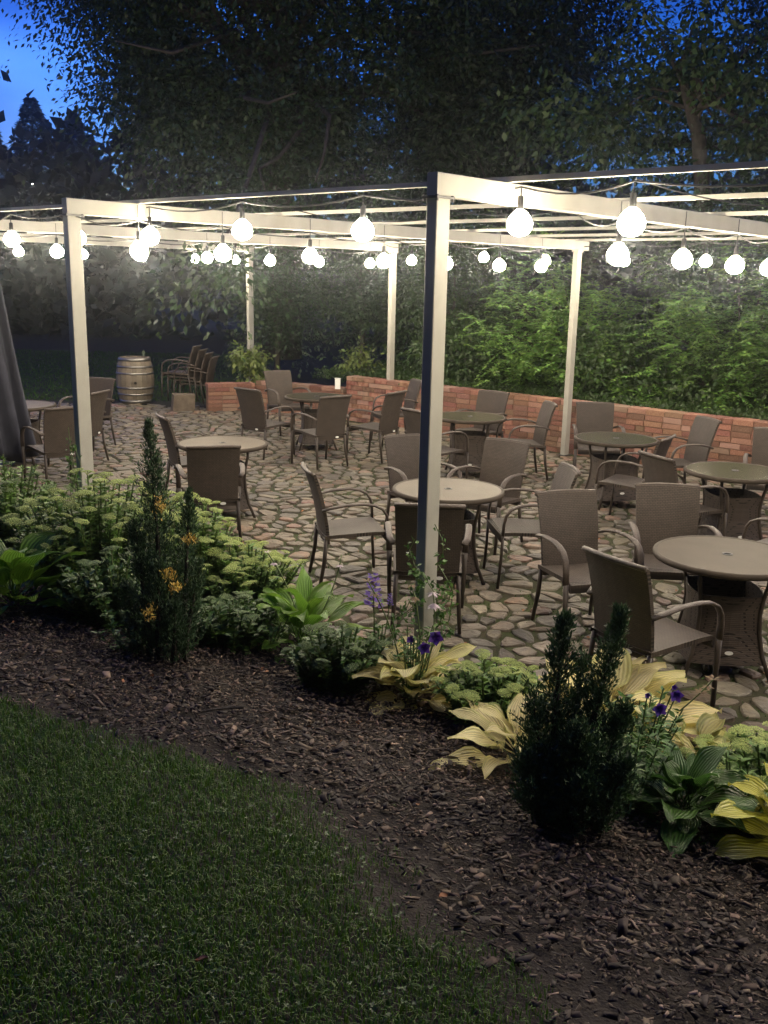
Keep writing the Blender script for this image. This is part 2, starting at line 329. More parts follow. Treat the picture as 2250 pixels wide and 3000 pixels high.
def stone_geo(i):
    x, y = pts[i]; poly = [(x-.22, y-.22), (x+.22, y-.22), (x+.22, y+.22), (x-.22, y+.22)]
    cx, cy = int(x//.4), int(y//.4); nb = []
    for a in (-1, 0, 1):
        for b in (-1, 0, 1):
            nb += cells.get((cx+a, cy+b), ())
    for j in sorted(nb, key=lambda j: (pts[j][0]-x)**2+(pts[j][1]-y)**2)[:16]:
        if j != i: poly = clip_poly(poly, x, y, *pts[j])
    if len(poly) < 4: return None
    P = np.array(poly); c = P.mean(0)
    # keep the corners, cut them a little, pull the outline in for the joint
    rr = random.Random(i); Q = [P[0]]
    for q in P[1:]:
        if np.hypot(*(q-Q[-1])) > .03: Q.append(q)
    if len(Q) > 3 and np.hypot(*(Q[0]-Q[-1])) < .03: Q.pop()
    ring = []; m_ = len(Q)
    for k in range(m_):
        a_, b_ = Q[k-1], Q[(k+1) % m_]; ca = rr.uniform(.12, .30); cb_ = rr.uniform(.12, .30)
        ring += [Q[k]+(a_-Q[k])*ca, Q[k]+(b_-Q[k])*cb_]
    ring = np.array(ring); K = len(ring); off = ring-c; ln_ = np.hypot(off[:, 0], off[:, 1])
    sh = rr.uniform(.78, .93); f_ = (np.minimum(ln_*sh-.004, .15)/ln_)*np.array([rr.uniform(.93, 1.04) for _ in range(K)]); off = off*f_[:, None]
    hh = rr.uniform(.006, .021); tilt = (rr.uniform(-.09, .09), rr.uniform(-.09, .09)); vs = []
    for fr, z in ((1.0, -.02), (.985, hh*.5), (.88, hh*.95), (.45, hh*1.05)):
        for k in range(K):
            ox, oy = off[k]*fr
            zz = z if z < 0 else z+ox*tilt[0]+oy*tilt[1]+rr.uniform(-.004, .004)
            vs.append((c[0]+ox, c[1]+oy, zz))
    fs = [(l*K+k, l*K+(k+1) % K, (l+1)*K+(k+1) % K, (l+1)*K+k) for l in range(3) for k in range(K)] + [tuple(range(3*K, 4*K))]
    return vs, fs
order = sorted(range(len(pts)), key=lambda i: (0 if in_view(pts[i][0], pts[i][1]-.1, -.05) and pts[i][1] > 4.4 else 50) + math.hypot(*pts[i]))
rest = MB()
for n_, i in enumerate(order):
    g = stone_geo(i)
    if not g: continue
    if n_ < 300:
        x, y = pts[i]; m_ = mesh('cobblestone', [(a-x, b-y, c) for a, b, c in g[0]], g[1], M['stone'], False)
        link('cobblestone', m_, patio, (x, y, 0))
    else: rest.add(*g)
o = link('cobblestones', mesh('cobblestones', rest.v, rest.f, M['stone'], False), patio); o['kind'] = 'stuff'
# small moss tufts in the joints
def leafquads(c, ax, nr, ln, wd, fold=.15):
    """leaf quads: base c, direction ax (unit), normal nr, length ln, width wd -> verts, faces"""
    c = np.asarray(c, float); N = len(c); ax = ax/np.linalg.norm(ax, axis=1, keepdims=True)
    sd = np.cross(ax, nr); sd /= np.linalg.norm(sd, axis=1, keepdims=True)+1e-9; nn = np.cross(sd, ax)
    ln = np.broadcast_to(ln, (N,))[:, None]; wd = np.broadcast_to(wd, (N,))[:, None]
    v = np.stack([c, c+ax*ln*.45+sd*wd*.5+nn*wd*fold, c+ax*ln, c+ax*ln*.45-sd*wd*.5+nn*wd*fold], 1).reshape(-1, 3)
    return v, np.arange(N*4).reshape(N, 4)
def rdir(n, zb=0., zs=1.):
    d = rng.normal(size=(n, 3)); d[:, 2] = d[:, 2]*zs+zb; return d/np.linalg.norm(d, axis=1, keepdims=True)
n = 26000
mx_ = rng.uniform(-7.5, 7.5, n); my_ = rng.uniform(4.5, 14, n)
d_ = mx_*U.x+my_*U.y; wd_ = (mx_-W0.x)*U.x+(my_-W0.y)*U.y
nzf = np.sin(mx_*3.1+1)*np.sin(my_*2.7)+np.sin(mx_*1.3+my_*1.9)
k = (d_ > 4.4) & (wd_ < -.2) & (nzf > .1) & in_view(mx_, my_)
c = np.stack([mx_, my_, np.full(n, -.004)], -1)[k]
vv, ff = leafquads(c, rdir(len(c), 1.2), rdir(len(c)), rng.uniform(.012, .028, len(c)), .012)
o = link('joint_moss', fastmesh('joint_moss', vv, ff, M['sedum_dark']), patio); o['kind'] = 'stuff'

# ------------------------------------------------------------------ brick walls
brick_vars = []
for k_ in range(8):
    rr = random.Random(100+k_); b_ = MB().box((0, 0, 0), (.5, .5, .5))
    b_.v = [(x+rr.uniform(-.025, .025), y+rr.uniform(-.03, .03), z+rr.uniform(-.05, .05)) for x, y, z in b_.v]
    brick_vars.append(mesh('brick', b_.v, b_.f, M['brick']))
def brick_wall(name, A, B, height, label, th=.25, max_single=300, start=0):
    A, B = Vector((*A, 0)), Vector((*B, 0)); ln = (B-A).length; ang = math.atan2((B-A).y, (B-A).x)
    root = empty(name, A, ang); tag(root, label, 'brick wall', kind='thing')
    core = MB().box((ln/2, th/2, height/2-.01), (ln/2-.006, th/2-.010, height/2-.012)); core.obj('mortar', M['mortar'], root)
    nrow = int(round(height/.0755)); ch = height/nrow; bricks = []
    for r_ in range(nrow):
        x = -(.13 if r_ % 2 else 0) - rnd.uniform(0, .02)
        top = r_ == nrow-1
        while x < ln-.02:
            bl = .25 if not top else .25
            if rnd.random() < .18: bl = .12
            x0, x1 = max(x, 0), min(x+bl, ln)
            if x1-x0 > .03: bricks.append(((x0+x1)/2, (r_+.5)*ch, x1-x0, ch))
            x += bl+.011
    bricks.sort(key=lambda b: (root.matrix_basis @ Vector((b[0], 0, b[1]))).length)
    mbr = MB()
    for i, (x, z, l_, c_) in enumerate(bricks):
        dp = .118; top = z > height-ch
        yc = dp/2 - .006 + rnd.uniform(-.007, .007); depth = dp
        if top: yc = th/2+rnd.uniform(-.006, .006); depth = th+.012
        sc = (l_, depth, c_-.011+rnd.uniform(-.003, .002))
        if i < max_single:
            link('brick', brick_vars[i % 8], root, (x, yc, z), (0, rnd.uniform(-.008, .008), rnd.uniform(-.02, .02)), sc)
        else: mbr.box((x, yc, z), (sc[0]/2, sc[1]/2, sc[2]/2))
    if mbr.v: o = mbr.obj('bricks', M['brick'], root); o['kind'] = 'stuff'
    return root
a_, b_ = wl(4.42), wl(-4.4)
brick_wall('brick_wall', (a_.x, a_.y), (b_.x, b_.y), .755, 'taller old red brick wall running behind the tables to the right edge')
brick_wall('low_brick_wall', (-2.35, 17.30), (-.74, 16.36), .54, 'lower red brick wall behind the far table, left of the taller wall', max_single=150)
lw2 = brick_wall('brick_wall_end', (-3.15, 16.95), (-2.36, 17.26), .5, 'short low brick wall piece beside the stacked chairs', max_single=80)

# ------------------------------------------------------------------ pergola
PX, PY = .115, .07
perg = empty('pergola', P2, RZ); tag(perg, 'cream painted metal pergola frame standing over the cobbled patio', 'pergola')
def perg_part(name, mb, mt=M['paint'], parent=perg): return mb.obj(name, mt, parent)
bays = [-1, 0, 1, 2, 3]
for k_ in bays:
    t = k_*BAY; bl_ = {2: 7.98, 3: 8.05}.get(k_, BEAM_L)
    perg_part('beam', MB().chamfer((0, 0, 0), (BD/2, PY/2, bl_/2), .004)).matrix_local = Matrix.Translation((bl_/2, t+PY/2, HB-BD/2)) @ Matrix.Rotation(R(90), 4, 'Y')
    for s0 in (0, {2: 7.84, 3: 7.91}.get(k_, 7.5)):
        po = perg_part('post', MB().chamfer((PX/2, PY/2, 0), (PX/2, PY/2, (HB-BD-.012)/2), .004)); po.location = (s0, t, (HB-BD-.012)/2)
        br = MB().box((PX/2, PY/2, 0), (PX/2+.018, PY/2+.016, .006))
        for a in (-1, 1):
            for b in (-1, 1):
                br.lathe([(.009, -.02), (.009, .012)], 6, (PX/2+a*(PX/2+.008), PY/2+b*(PY/2+.007), 0))
        bo = perg_part('post_bracket', br, M['steel'] if s0 == 0 else M['paint'], po); bo.location = (0, 0, (HB-BD-.012)/2+.006)
        bp = perg_part('base_plate', MB().box((PX/2, PY/2, .004), (PX/2+.04, PY/2+.04, .004)), M['steel'], po); bp.location = (0, 0, -(HB-BD-.012)/2+.02)
for s_ in (.66, 2.2, 3.7, 5.2, 6.5, 7.7):
    cb_ = perg_part('crossbar', MB().box((0, 0, 0), (.016, 7.3, .015))); cb_.location = (s_, 3.55, HB+.017)
# thin wires that run from bar to bar
wr = MB()
for (t0, s0, t1, s1, sag) in ((-.75, .7, -1.6, 2.3, .1), (2.2, .7, 1.3, 2.2, .12), (1.0, .7, 0.4, 2.2, .1), (-2.0, .7, -2.9, 2.2, .1)):
    wr.sweep([(s0+(s1-s0)*q/8, t0+(t1-t0)*q/8, HB-.01-sag*4*(q/8)*(1-q/8)) for q in range(9)], .004, n=4)
perg_part('tie_wire', wr, M['cable'])

# ------------------------------------------------------------------ strings of bulbs
bulb_mb = MB().lathe([(.012, .078), (.024, .068), (.040, .054), (.060, .032), (.074, .0), (.072, -.026), (.056, -.054), (.030, -.070), (.004, -.075)], 14)
bulb_me = bulb_mb.mesh('bulb', M['bulb'], True)
hold_me = MB().lathe([(.006, .150), (.017, .145), (.019, .085), (.021, .068)], 10).mesh('lamp_holder', M['cable'], True)
def light_string(label, pts3, top_z, tie):
    """pts3: bulb centres along a line; cable runs near top_z with a small sag between the ties"""
    root = empty('string_light', pts3[0]); tag(root, label, 'string light', 'strings of festoon bulbs under the pergola')
    o0 = Vector(pts3[0]); cab = MB(); P = [Vector(p)-o0 for p in pts3]
    d = (P[-1]-P[0]).normalized(); ext = [P[0]-d*.55] + P + [P[-1]+d*.55]
    for a, b in zip(ext[:-1], ext[1:]):
        pa = Vector((a.x, a.y, top_z-o0.z)); pb = Vector((b.x, b.y, top_z-o0.z))
        cab.sweep([pa.lerp(pb, q/6) - Vector((0, 0, .05*4*(q/6)*(1-q/6))) for q in range(7)], .006, n=5)
    cab.obj('cable', M['cable'], root)
    for p in P:
        b = link('bulb', bulb_me, root, p); link('lamp_holder', hold_me, b)
        st = MB().sweep([(p.x, p.y, p.z+.145), (p.x, p.y, top_z-o0.z)], .0045, n=5); st.obj('drop_cord', M['cable'], root)
        if tie: MB().sweep([(p.x, p.y, top_z-o0.z-.02), (p.x+.001, p.y, top_z-o0.z+tie)], .003, n=4).obj('cable_tie', M['cable'], root)
    return root
yb = -.012                                             # strings hang just outside the lit face of each beam
def on_beam(k_, ss, z): return [at(s, k_*BAY+yb, z+rnd.uniform(-.015, .015)) for s in ss]
light_string('string of bulbs hung across the front under the first crossbar', [at(.66+.055, t, z) for t, z in ((5.75, 2.66), (4.6, 2.66), (3.52, 2.66), (2.38, 2.69), (1.18, 2.67), (-.04, 2.69), (-.74, 2.68), (-2.0, 2.66), (-3.1, 2.66))], 2.885, 0)
light_string('bulb string under the right beam that starts at the nearest post', on_beam(0, (1.95, 2.95, 3.95, 4.72, 5.75, 6.8), 2.545), 2.775, .12)
light_string('bulb string under the middle beam from the left front post', on_beam(1, (.62, 1.48, 2.54, 3.6, 4.65, 5.68, 6.6), 2.55), 2.775, .12)
light_string('bulb string under the far left beam past the curtain', on_beam(2, (.9, 1.97, 3.08, 4.13, 5.23, 6.19, 7.3), 2.59), 2.775, .12)
light_string('bulb string under the farthest beam above the barrel', on_beam(3, (2.3, 3.42, 4.5, 5.6, 6.69, 7.6), 2.64), 2.775, .12)
light_string('bulb string across the far end above the brick wall', [at(7.66, t+BAY, z) for t, z in ((3.0, 2.65), (1.64, 2.70), (.6, 2.66), (-.6, 2.66), (-1.7, 2.66), (-2.8, 2.66))], 2.885, 0)
light_string('bulb string under the beam beyond the right edge', on_beam(-1, (.4, 1.4, 2.4, 3.4, 4.4, 5.4, 6.4), 2.56), 2.775, .12)

# ------------------------------------------------------------------ wicker armchair
def chair_proto():
    root = empty('armchair')
    # seat with a woven front apron
    v = []; f = []; nx, ny = 6, 6
    prof = [(-.235, .425), (-.12, .432), (.02, .440), (.16, .447), (.235, .445), (.262, .425), (.264, .37)]
    for (y, z) in prof:
        for i in range(nx+1):
            x = -.232+.464*i/nx; v.append((x*(1+.06*(y+.23)/.5), y, z-.010*math.cos(x/.232*1.5)*(1 if y < .24 else 0)))
    n = nx+1
    f = [(j*n+i, j*n+i+1, (j+1)*n+i+1, (j+1)*n+i) for j in range(len(prof)-1) for i in range(nx)]
    nv = len(v); v += [(x, y if y < .25 else y-.022, z-.028 if z > .4 else z) for x, y, z in v]
    f += [tuple(nv+q for q in reversed(t)) for t in f[:len(f)]]
    b = [(j*n, (j+1)*n) for j in range(len(prof)-1)]
    f += [(a, c, nv+c, nv+a) for a, c in b] + [(c+nx, a+nx, nv+a+nx, nv+c+nx) for a, c in b] + [((len(prof)-1)*n+i, (len(prof)-1)*n+i+1, nv+(len(prof)-1)*n+i+1, nv+(len(prof)-1)*n+i) for i in range(nx)]
    link('seat', mesh('seat', v, f, M['weave_seat'], False), root)
    # backrest: gently concave, leans back, top edge a little crowned
    v = []; f = []; nz_ = 7
    for j in range(nz_+1):
        t = j/nz_; z = .355+.55*t; y = -.215-.03*t-.085*t*t
        w = .212+.018*t
        for i in range(nx+1):
            s = -1+2*i/nx; v.append((s*w, y-.028*(1-s*s)*(.4+.6*t), z+(.006*(1-s*s) if j == nz_ else 0)))
    f = [(j*n+i, (j+1)*n+i, (j+1)*n+i+1, j*n+i+1) for j in range(nz_) for i in range(nx)]
    nv = len(v); v += [(x, y+.024, z) for x, y, z in v]
    f += [tuple(nv+q for q in reversed(t)) for t in f]
    f += [(i+1, i, nv+i, nv+i+1) for i in range(nx)] + [(nz_*n+i, nz_*n+i+1, nv+nz_*n+i+1, nv+nz_*n+i) for i in range(nx)]
    f += [(j*n, (j+1)*n, nv+(j+1)*n, nv+j*n) for j in range(nz_)] + [((j+1)*n+nx, j*n+nx, nv+j*n+nx, nv+(j+1)*n+nx) for j in range(nz_)]
    bk_ = link('backrest', mesh('backrest', v, f, M['weave_back'], False), root)
    roll = MB().sweep([(-.232+.464*i/8, -.333-.028*(1-(-1+i/4)**2), .906+.006*(1-(-1+i/4)**2)) for i in range(9)], .016, n=6); roll.obj('top_roll', M['weave_arm'], bk_, True)
    tg = MB(); tg.lathe([(.020, 0), (.020, .003)], 12); tg.v = [(x*1.3-.0+.08, -.2465-z, .385+y*.62) for x, y, z in tg.v]; tg.obj('maker_tag', M['tagw'], bk_)
    for s in (-1, 1):
        # armrest: flat woven strap, rises from the back, runs forward and curves down to the front leg
        pth = [(s*.236, -.255, .625), (s*.262, -.20, .648), (s*.275, -.08, .672), (s*.282, .06, .676), (s*.284, .14, .664), (s*.283, .20, .635), (s*.281, .235, .585), (s*.279, .248, .52), (s*.276, .252, .43)]
        MB().sweep(pth, .024, .011, side=(1, 0, 0), n=8).obj('armrest', M['weave_arm'], root, True)
        MB().sweep([(s*.276, .252, .43), (s*.272, .258, .22), (s*.266, .272, 0)], [.021, .018, .015], [.012, .013, .013], side=(1, 0, 0), n=6).obj('leg', M['frame'], root, True)
        MB().sweep([(s*.212, -.222, .40), (s*.218, -.235, .22), (s*.232, -.275, 0)], [.017, .016, .014], n=6).obj('leg', M['frame'], root, True)
    MB().sweep([(-.25, .235, .395), (.25, .235, .395)], .012, n=5).obj('front_rail', M['frame'], root)
    return root
proto = chair_proto(); used = False
GC = 'wicker armchairs around the tables'
def chair(mid, rz, label, z=.018, group=GC, top_y=-.325):
    """mid = where the middle of the top edge of the backrest stands"""
    global used
    o = copy_tree(proto) if used else proto; used = True
    a = R(rz); o.location = (mid[0] + math.sin(a)*top_y, mid[1] - math.cos(a)*top_y, z); o.rotation_euler = (0, 0, a)
    tag(o, label, 'armchair', group); return o
chair((-1.48, 8.16), 15, 'wicker armchair, back to us, before the pale table beside the left post')
chair((-2.32, 9.90), -64, 'wicker armchair seen side on at the left of the pale table beside the left post')
chair((-.59, 7.28), -76, 'empty wicker armchair standing alone in the middle, facing right, both arms in full view')
chair((.19, 8.95), 207, 'wicker armchair facing us behind the left half of the front post table')
chair((1.13, 8.78), 143, 'wicker armchair facing left behind the right half of the front post table')
chair((.30, 6.13), -2, 'wicker armchair, back to us, half hidden by the front post and its vine')
chair((1.28, 6.61), 198, 'wicker armchair turned towards us in the open, right of the front post')
chair((1.47, 7.52), 96, 'wicker armchair facing the shiny table, its back hidden by the armchair turned towards us')
chair((2.08, 6.91), 175, 'wicker armchair facing us behind the large nearest table on the right')
chair((1.25, 4.98), -58, 'nearest wicker armchair, tall woven back to us, just behind the dark juniper')
chair((2.57, 11.81), 176, 'wicker armchair against the brick wall right beside the far right post')
chair((2.72, 9.20), 58, 'wicker armchair leaning back right of the table by the far right post')
chair((2.34, 8.18), -68, 'wicker armchair facing right, its back in front of the leaning armchair back')
chair((3.57, 10.60), 104, 'wicker armchair edge on before the brick wall, right of the far right post')
chair((4.06, 9.90), 160, 'wicker armchair at the right edge of the picture, before the brick wall')
chair((3.32, 6.80), 42, 'wicker armchair cut by the right edge, only arm and seat showing')
chair((1.43, 12.81), 143, 'wicker armchair facing us at the wall, behind the table right of the front post')
chair((2.00, 11.71), 98, 'wicker armchair seen from its side against the brick wall, left of the far right post')
chair((.32, 10.79), -52, 'wicker armchair with its back to us just behind the front post, at the dark table')
chair((.13, 12.52), 57, 'wicker armchair left of the front post facing left, next to the middle far post')
chair((.44, 14.07), 108, 'wicker armchair edge on, close to the taller wall by the middle far post')
chair((-1.81, 12.51), -38, 'wicker armchair at the left front of the farthest table with its tag showing')
chair((-1.71, 15.01), 215, 'wicker armchair facing us before the lower brick wall, behind the farthest table')
chair((-.63, 11.92), 38, 'wicker armchair with its back to us at the right front of the farthest table')
chair((-3.48, 10.37), 41, 'wicker armchair with its back to us between the curtain and the left post')
chair((-3.55, 11.88), 78, 'wicker armchair half behind the left post, the nearer of two there')
chair((-3.98, 13.40), 160, 'wicker armchair half behind the left post, the farther of two there')
for i, nm in enumerate(('bottom chair', 'second chair from the bottom', 'third chair from the bottom', 'top chair')):
    chair((-3.42+.11*i*0+.10*(3-i), 17.55-.03*i), 84, f'{nm} of the dark stack of wicker armchairs beside the barrel', z=.015+.065*i, group='stacked wicker armchairs')

# ------------------------------------------------------------------ round tables
def table_proto(glass):
    root = empty('round_table')
    top = MB().lathe([(.36, .688), (.432, .690), (.446, .697), (.450, .712), (.446, .727), (.436, .732), (.424, .730), (.420, .7265), (.395, .7265), (.39, .70)], 48, cap=False).obj('rim', M['rim'], root, True)
    MB().lathe([(.422, .700), (.422, .7275), (.025, .7285), (.025, .700)], 48, cap=False).obj('tabletop', M[glass], root, False)
    MB().lathe([(.034, .727), (.033, .7315), (.021, .7315), (.020, .705)], 16, cap=False).obj('umbrella_hole', M['steel'], root, True)
    MB().lathe([(.024, .69), (.024, .722), (.001, .722)], 12, cap=False).obj('hole_plug', M['black'], root)
    foot = []
    for k_ in range(4):
        a = R(45+90*k_); ca, sa = math.cos(a), math.sin(a)
        pr = [(.30, .69), (.29, .60), (.265, .50), (.255, .40), (.265, .28), (.30, .14), (.37, 0)]
        MB().sweep([(ca*r_, sa*r_, z) for r_, z in pr], .015, n=6).obj('leg', M['frame'], root, True)
    prs = [(.272, .52), (.256, .42), (.260, .30), (.285, .18), (.318, .09)]
    for k_ in range(4):
        a0, a1 = R(45+90*k_), R(135+90*k_); v = []; f = []; n = 7
        for off in (0, -.012):
            for r_, z in prs:
                for i in range(n):
                    t = i/(n-1); r2 = r_+off
                    p = Vector((math.cos(a0)*r2, math.sin(a0)*r2, z)).lerp(Vector((math.cos(a1)*r2, math.sin(a1)*r2, z)), t)
                    bow = .03*math.sin(math.pi*t); am = (a0+a1)/2; v.append((p.x+math.cos(am)*bow, p.y+math.sin(am)*bow, z))
        m5 = len(prs)*n
        f = [(j*n+i, (j+1)*n+i, (j+1)*n+i+1, j*n+i+1) for j in range(len(prs)-1) for i in range(n-1)]
        f += [tuple(m5+q for q in reversed(t)) for t in f]
        f += [(i, i+1, m5+i+1, m5+i) for i in range(n-1)]+[((len(prs)-1)*n+i+1, (len(prs)-1)*n+i, m5+(len(prs)-1)*n+i, m5+(len(prs)-1)*n+i+1) for i in range(n-1)]
        pn = link('wicker_panel', mesh('wicker_panel', v, f, M['weave_back'] if k_ % 2 else M['weave_side']), root)
        if k_ == 2:
            am = (a0+a1)/2; tg = MB().lathe([(.020, 0), (.020, .003)], 12); tg.v = [(x*1.3, -.248-z, .17+y*.62) for x, y, z in tg.v]
            tgo = tg.obj('maker_tag', M['tagw'], pn)
    MB().box((0, 0, .682), (.30, .014, .008)).box((0, 0, .6815), (.014, .298, .008)).obj('cross_brace', M['frame'], root)
    return root
M['weave_side'] = weave('wicker side', (.08, .06, .048), .024, .012, (1, 2))
tp = {g: table_proto(g) for g in ('glass', 'glass_sheen_tint', 'glass_mid')}; tused = set()
def table(x, y, rz, glass, label):
    o = copy_tree(tp[glass]) if glass in tused else tp[glass]; tused.add(glass)
    o.location = (x, y, .016); o.rotation_euler = (0, 0, R(rz)); tag(o, label, 'round table', 'round patio tables')
table(.51, 7.50, 8, 'glass_sheen_tint', 'shiny round table right behind the nearest post, bulb sheen painted into its glass colour')
table(2.14, 5.75, -4, 'glass_mid', 'nearest and largest round table, cut by the right edge, hole in its middle')
table(-1.62, 9.44, 20, 'glass_sheen_tint', 'pale round table to the right of the left post')
table(-.98, 13.45, 10, 'glass', 'farthest dark round table, before the lower brick wall')
table(1.03, 11.74, 0, 'glass', 'dark round table half hidden behind the nearest post')
table(2.49, 10.28, 12, 'glass', 'dark round table just in front of the far right post')
table(3.17, 8.55, 5, 'glass', 'dark round table at the right edge, behind the nearest one')
table(-4.59, 11.91, 0, 'glass_sheen_tint', 'round table at the left edge partly behind the curtain')

# ------------------------------------------------------------------ barrel, block, box, curtain
bar = empty('barrel', (-4.69, 17.95, 0), .2); tag(bar, 'weathered grey wine barrel standing upright on the cobbles', 'barrel')
prof = [(.28, .02), (.315, .16), (.34, .32), (.348, .44), (.34, .56), (.315, .72), (.28, .86)]
ns = 22
for k_ in range(ns):
    a0, a1 = 2*math.pi*k_/ns+.006, 2*math.pi*(k_+1)/ns-.006; v = []
    for off in (0, -.03):
        for r_, z in prof: v += [((r_+off)*math.cos(a), (r_+off)*math.sin(a), z) for a in (a0, a1)]
    n = len(prof)*2
    f = [(2*j, 2*j+1, 2*j+3, 2*j+2) for j in range(len(prof)-1)]; f += [(n+2*j+1, n+2*j, n+2*j+2, n+2*j+3) for j in range(len(prof)-1)]
    f += [(2*j, 2*j+2, n+2*j+2, n+2*j) for j in range(len(prof)-1)] + [(2*j+3, 2*j+1, n+2*j+1, n+2*j+3) for j in range(len(prof)-1)] + [(1, 0, n, n+1), (n-2, n-1, 2*n-1, 2*n-2)]
    link('stave', mesh('stave', v, f, M['oak']), bar)
for z0, z1 in ((.03, .085), (.17, .205), (.29, .325), (.555, .59), (.675, .71), (.795, .85)):
    rr_ = lambda z: np.interp(z, [p[1] for p in prof], [p[0] for p in prof])+.003
    MB().lathe([(rr_(z0)-.004, z0), (rr_(z0)+.001, z0), (rr_(z1)+.001, z1), (rr_(z1)-.004, z1)], 32, cap=False).obj('hoop', M['hoop'], bar, True)
MB().lathe([(.25, .83), (.262, .835), (.001, .836)], 28, cap=False).obj('barrel_head', M['oak'], bar)
bh = MB().lathe([(.024, 0), (.024, .006), (.001, .006)], 12); bh.v = [(x, -.347-z, .41+y) for x, y, z in bh.v]; bho = bh.obj('bung_hole', M['black'], bar); bho.rotation_euler = (0, 0, .06)

blk = MB().box((0, 0, .15), (.19, .15, .15)); blk.v = [(x+rnd.uniform(-.02, .02), y+rnd.uniform(-.02, .02), z+rnd.uniform(-.012, .012)) for x, y, z in blk.v]
o = blk.obj('stone_block', M['limestone']); o.location = (-3.62, 17.1, 0); o.rotation_euler = (0, 0, .3); tag(o, 'squat pale stone block on the cobbles before the stacked chairs', 'stone block')
wb = MB().chamfer((0, 0, .085), (.045, .045, .085), .006).box((0, 0, .173), (.05, .05, .004)); o = wb.obj('box_lamp', M['tagw']); o.location = (-.83, 16.30, .535); tag(o, 'small white box standing where the lower wall meets the taller one', 'box')

# curtain: gathered at the top, hung along the far left beam
cu = []; cf = []; nu, nv_ = 44, 18
for j in range(nv_+1):
    t = j/nv_; z = 2.76-2.50*t
    for i in range(nu+1):
        q = i/nu; wdt = .75+.45*t**1.3; s = 1.20+.36*t**1.15-wdt*(1-q)
        amp = .035+.05*t; off = amp*math.sin(q*nu*.85+.7*math.sin(t*3))+.02*math.sin(q*9+t*4)
        p = at(s+.02*math.sin(q*23+t*2), 2*BAY-.05+off, z+.03*math.sin(q*14)*t); cu.append(p)
cf = [(j*(nu+1)+i, j*(nu+1)+i+1, (j+1)*(nu+1)+i+1, (j+1)*(nu+1)+i) for j in range(nv_) for i in range(nu)]
cm = mesh('curtain', cu, cf, M['cloth'], True); o = link('curtain', cm); so = o.modifiers.new('thickness', 'SOLIDIFY'); so.thickness = .004
tag(o, 'grey blue fabric curtain hanging in folds at the left edge', 'curtain')

# ------------------------------------------------------------------ plants
def hosta_leaf(name, L_, Wd, rise, droop, seed, mt, pet=.10):
    rr = random.Random(seed); nu_, nv_ = 5, 9; v = []; uv = []; f = []
    ph = rr.uniform(0, 6); tw = rr.uniform(-.25, .25)
    x, z, a = 0., 0., rise
    line = []; st = 12; cur = (rise+droop)/st
    for i in range(st+1):
        line.append((x, z, a)); ds = (pet+L_)/st; x += math.cos(a)*ds; z += math.sin(a)*ds
        if i*ds > pet*.6: a -= cur*(1.25 if i > st*.5 else .8)
    def pt(d): 
        q = d/(pet+L_)*st; i = min(int(q), st-1); t = q-i
        return tuple(line[i][k]+(line[i+1][k]-line[i][k])*t for k in range(3))
    for j in range(nv_+1):
        t = j/nv_; X, Z, A = pt(pet+L_*t)
        w = Wd*.5*(math.sin(math.pi*min(1, t*.92+.09))**.75)*(1-.35*t) if 0 < j < nv_ else Wd*.05*(1 if j == 0 else .15)
        for i in range(nu_):
            s = -1+2*i/(nu_-1); e = abs(s)**2
            cup = .18*w*e - (.02*w if s == 0 else 0) + .012*math.sin(t*9+ph+s*1.3)*e*(1+L_)
            v.append((X-math.sin(A)*cup, s*w+tw*Z*.2*s, Z+math.cos(A)*cup)); uv.append((i/(nu_-1), t))
    f = [(j*nu_+i, j*nu_+i+1, (j+1)*nu_+i+1, (j+1)*nu_+i) for j in range(nv_) for i in range(nu_-1)]
    # petiole
    n0 = len(v)
    for q in range(3):
        X, Z, A = pt(pet*q/2.0)
        for dy, dz in ((-.006, 0), (.006, 0), (0, -.006)): v.append((X, dy, Z+dz)); uv.append((.5, 0))
    f += [(n0+q*3+k, n0+q*3+(k+1) % 3, n0+(q+1)*3+(k+1) % 3, n0+(q+1)*3+k) for q in range(2) for k in range(3)]
    return mesh(name, v, f, mt, True, uv)
def hosta(label, x, y, mt, n, L_, Wd, seed, rises=(.5, 1.35), z=None, cat='hosta plant', pet=.1, spread=6.283, a0=0):
    rr = random.Random(seed); z = h(x, y) if z is None else z
    root = empty('hosta', (x, y, z-.01)); tag(root, label, cat, 'hosta plants along the flower bed')
    vs = [hosta_leaf('leaf', L_*rr.uniform(.85, 1.15), Wd*rr.uniform(.85, 1.15), rises[0]+(rises[1]-rises[0])*k_/5, rr.uniform(.15, .6), seed*10+k_, M[mt], pet) for k_ in range(6)]
    for i in range(n):
        k_ = min(5, int(6*i/n)); az = a0+i*2.3999 if spread > 6 else a0+rr.uniform(-.5, .5)*spread
        sc = rr.uniform(.8, 1.12)*(1 if k_ < 4 else .9)
        link('leaf', vs[k_], root, (rr.uniform(-.03, .03), rr.uniform(-.03, .03), .01+.015*k_), (rr.uniform(-.2, .2), rr.uniform(-.15, .15), az+rr.uniform(-.3, .3)), sc)
    return root
hg = hosta('green hosta with long glossy leaves, left of the nearest post', -.50, 5.70, 'hosta_green', 30, .40, .17, 1, (.15, 1.35), pet=.15)
hy = hosta('yellow hosta at the foot of the nearest post, between the low sedums', .18, 4.92, 'hosta_yellow', 38, .28, .17, 2, (.1, 1.0), pet=.12)
hy2 = hosta('large yellow hosta behind the front juniper', 1.18, 4.62, 'hosta_yellow', 46, .36, .23, 3, (.15, 1.05), pet=.20)
hy3 = hosta('yellow hosta peeping out left of the front juniper', .66, 4.15, 'hosta_yellow', 22, .27, .17, 9, (.1, .9), pet=.12)
hosta('small yellow hosta with green striped leaves by the cobbles on the right', 1.56, 4.35, 'hosta_striped', 18, .24, .15, 4, (.15, .8), pet=.13)
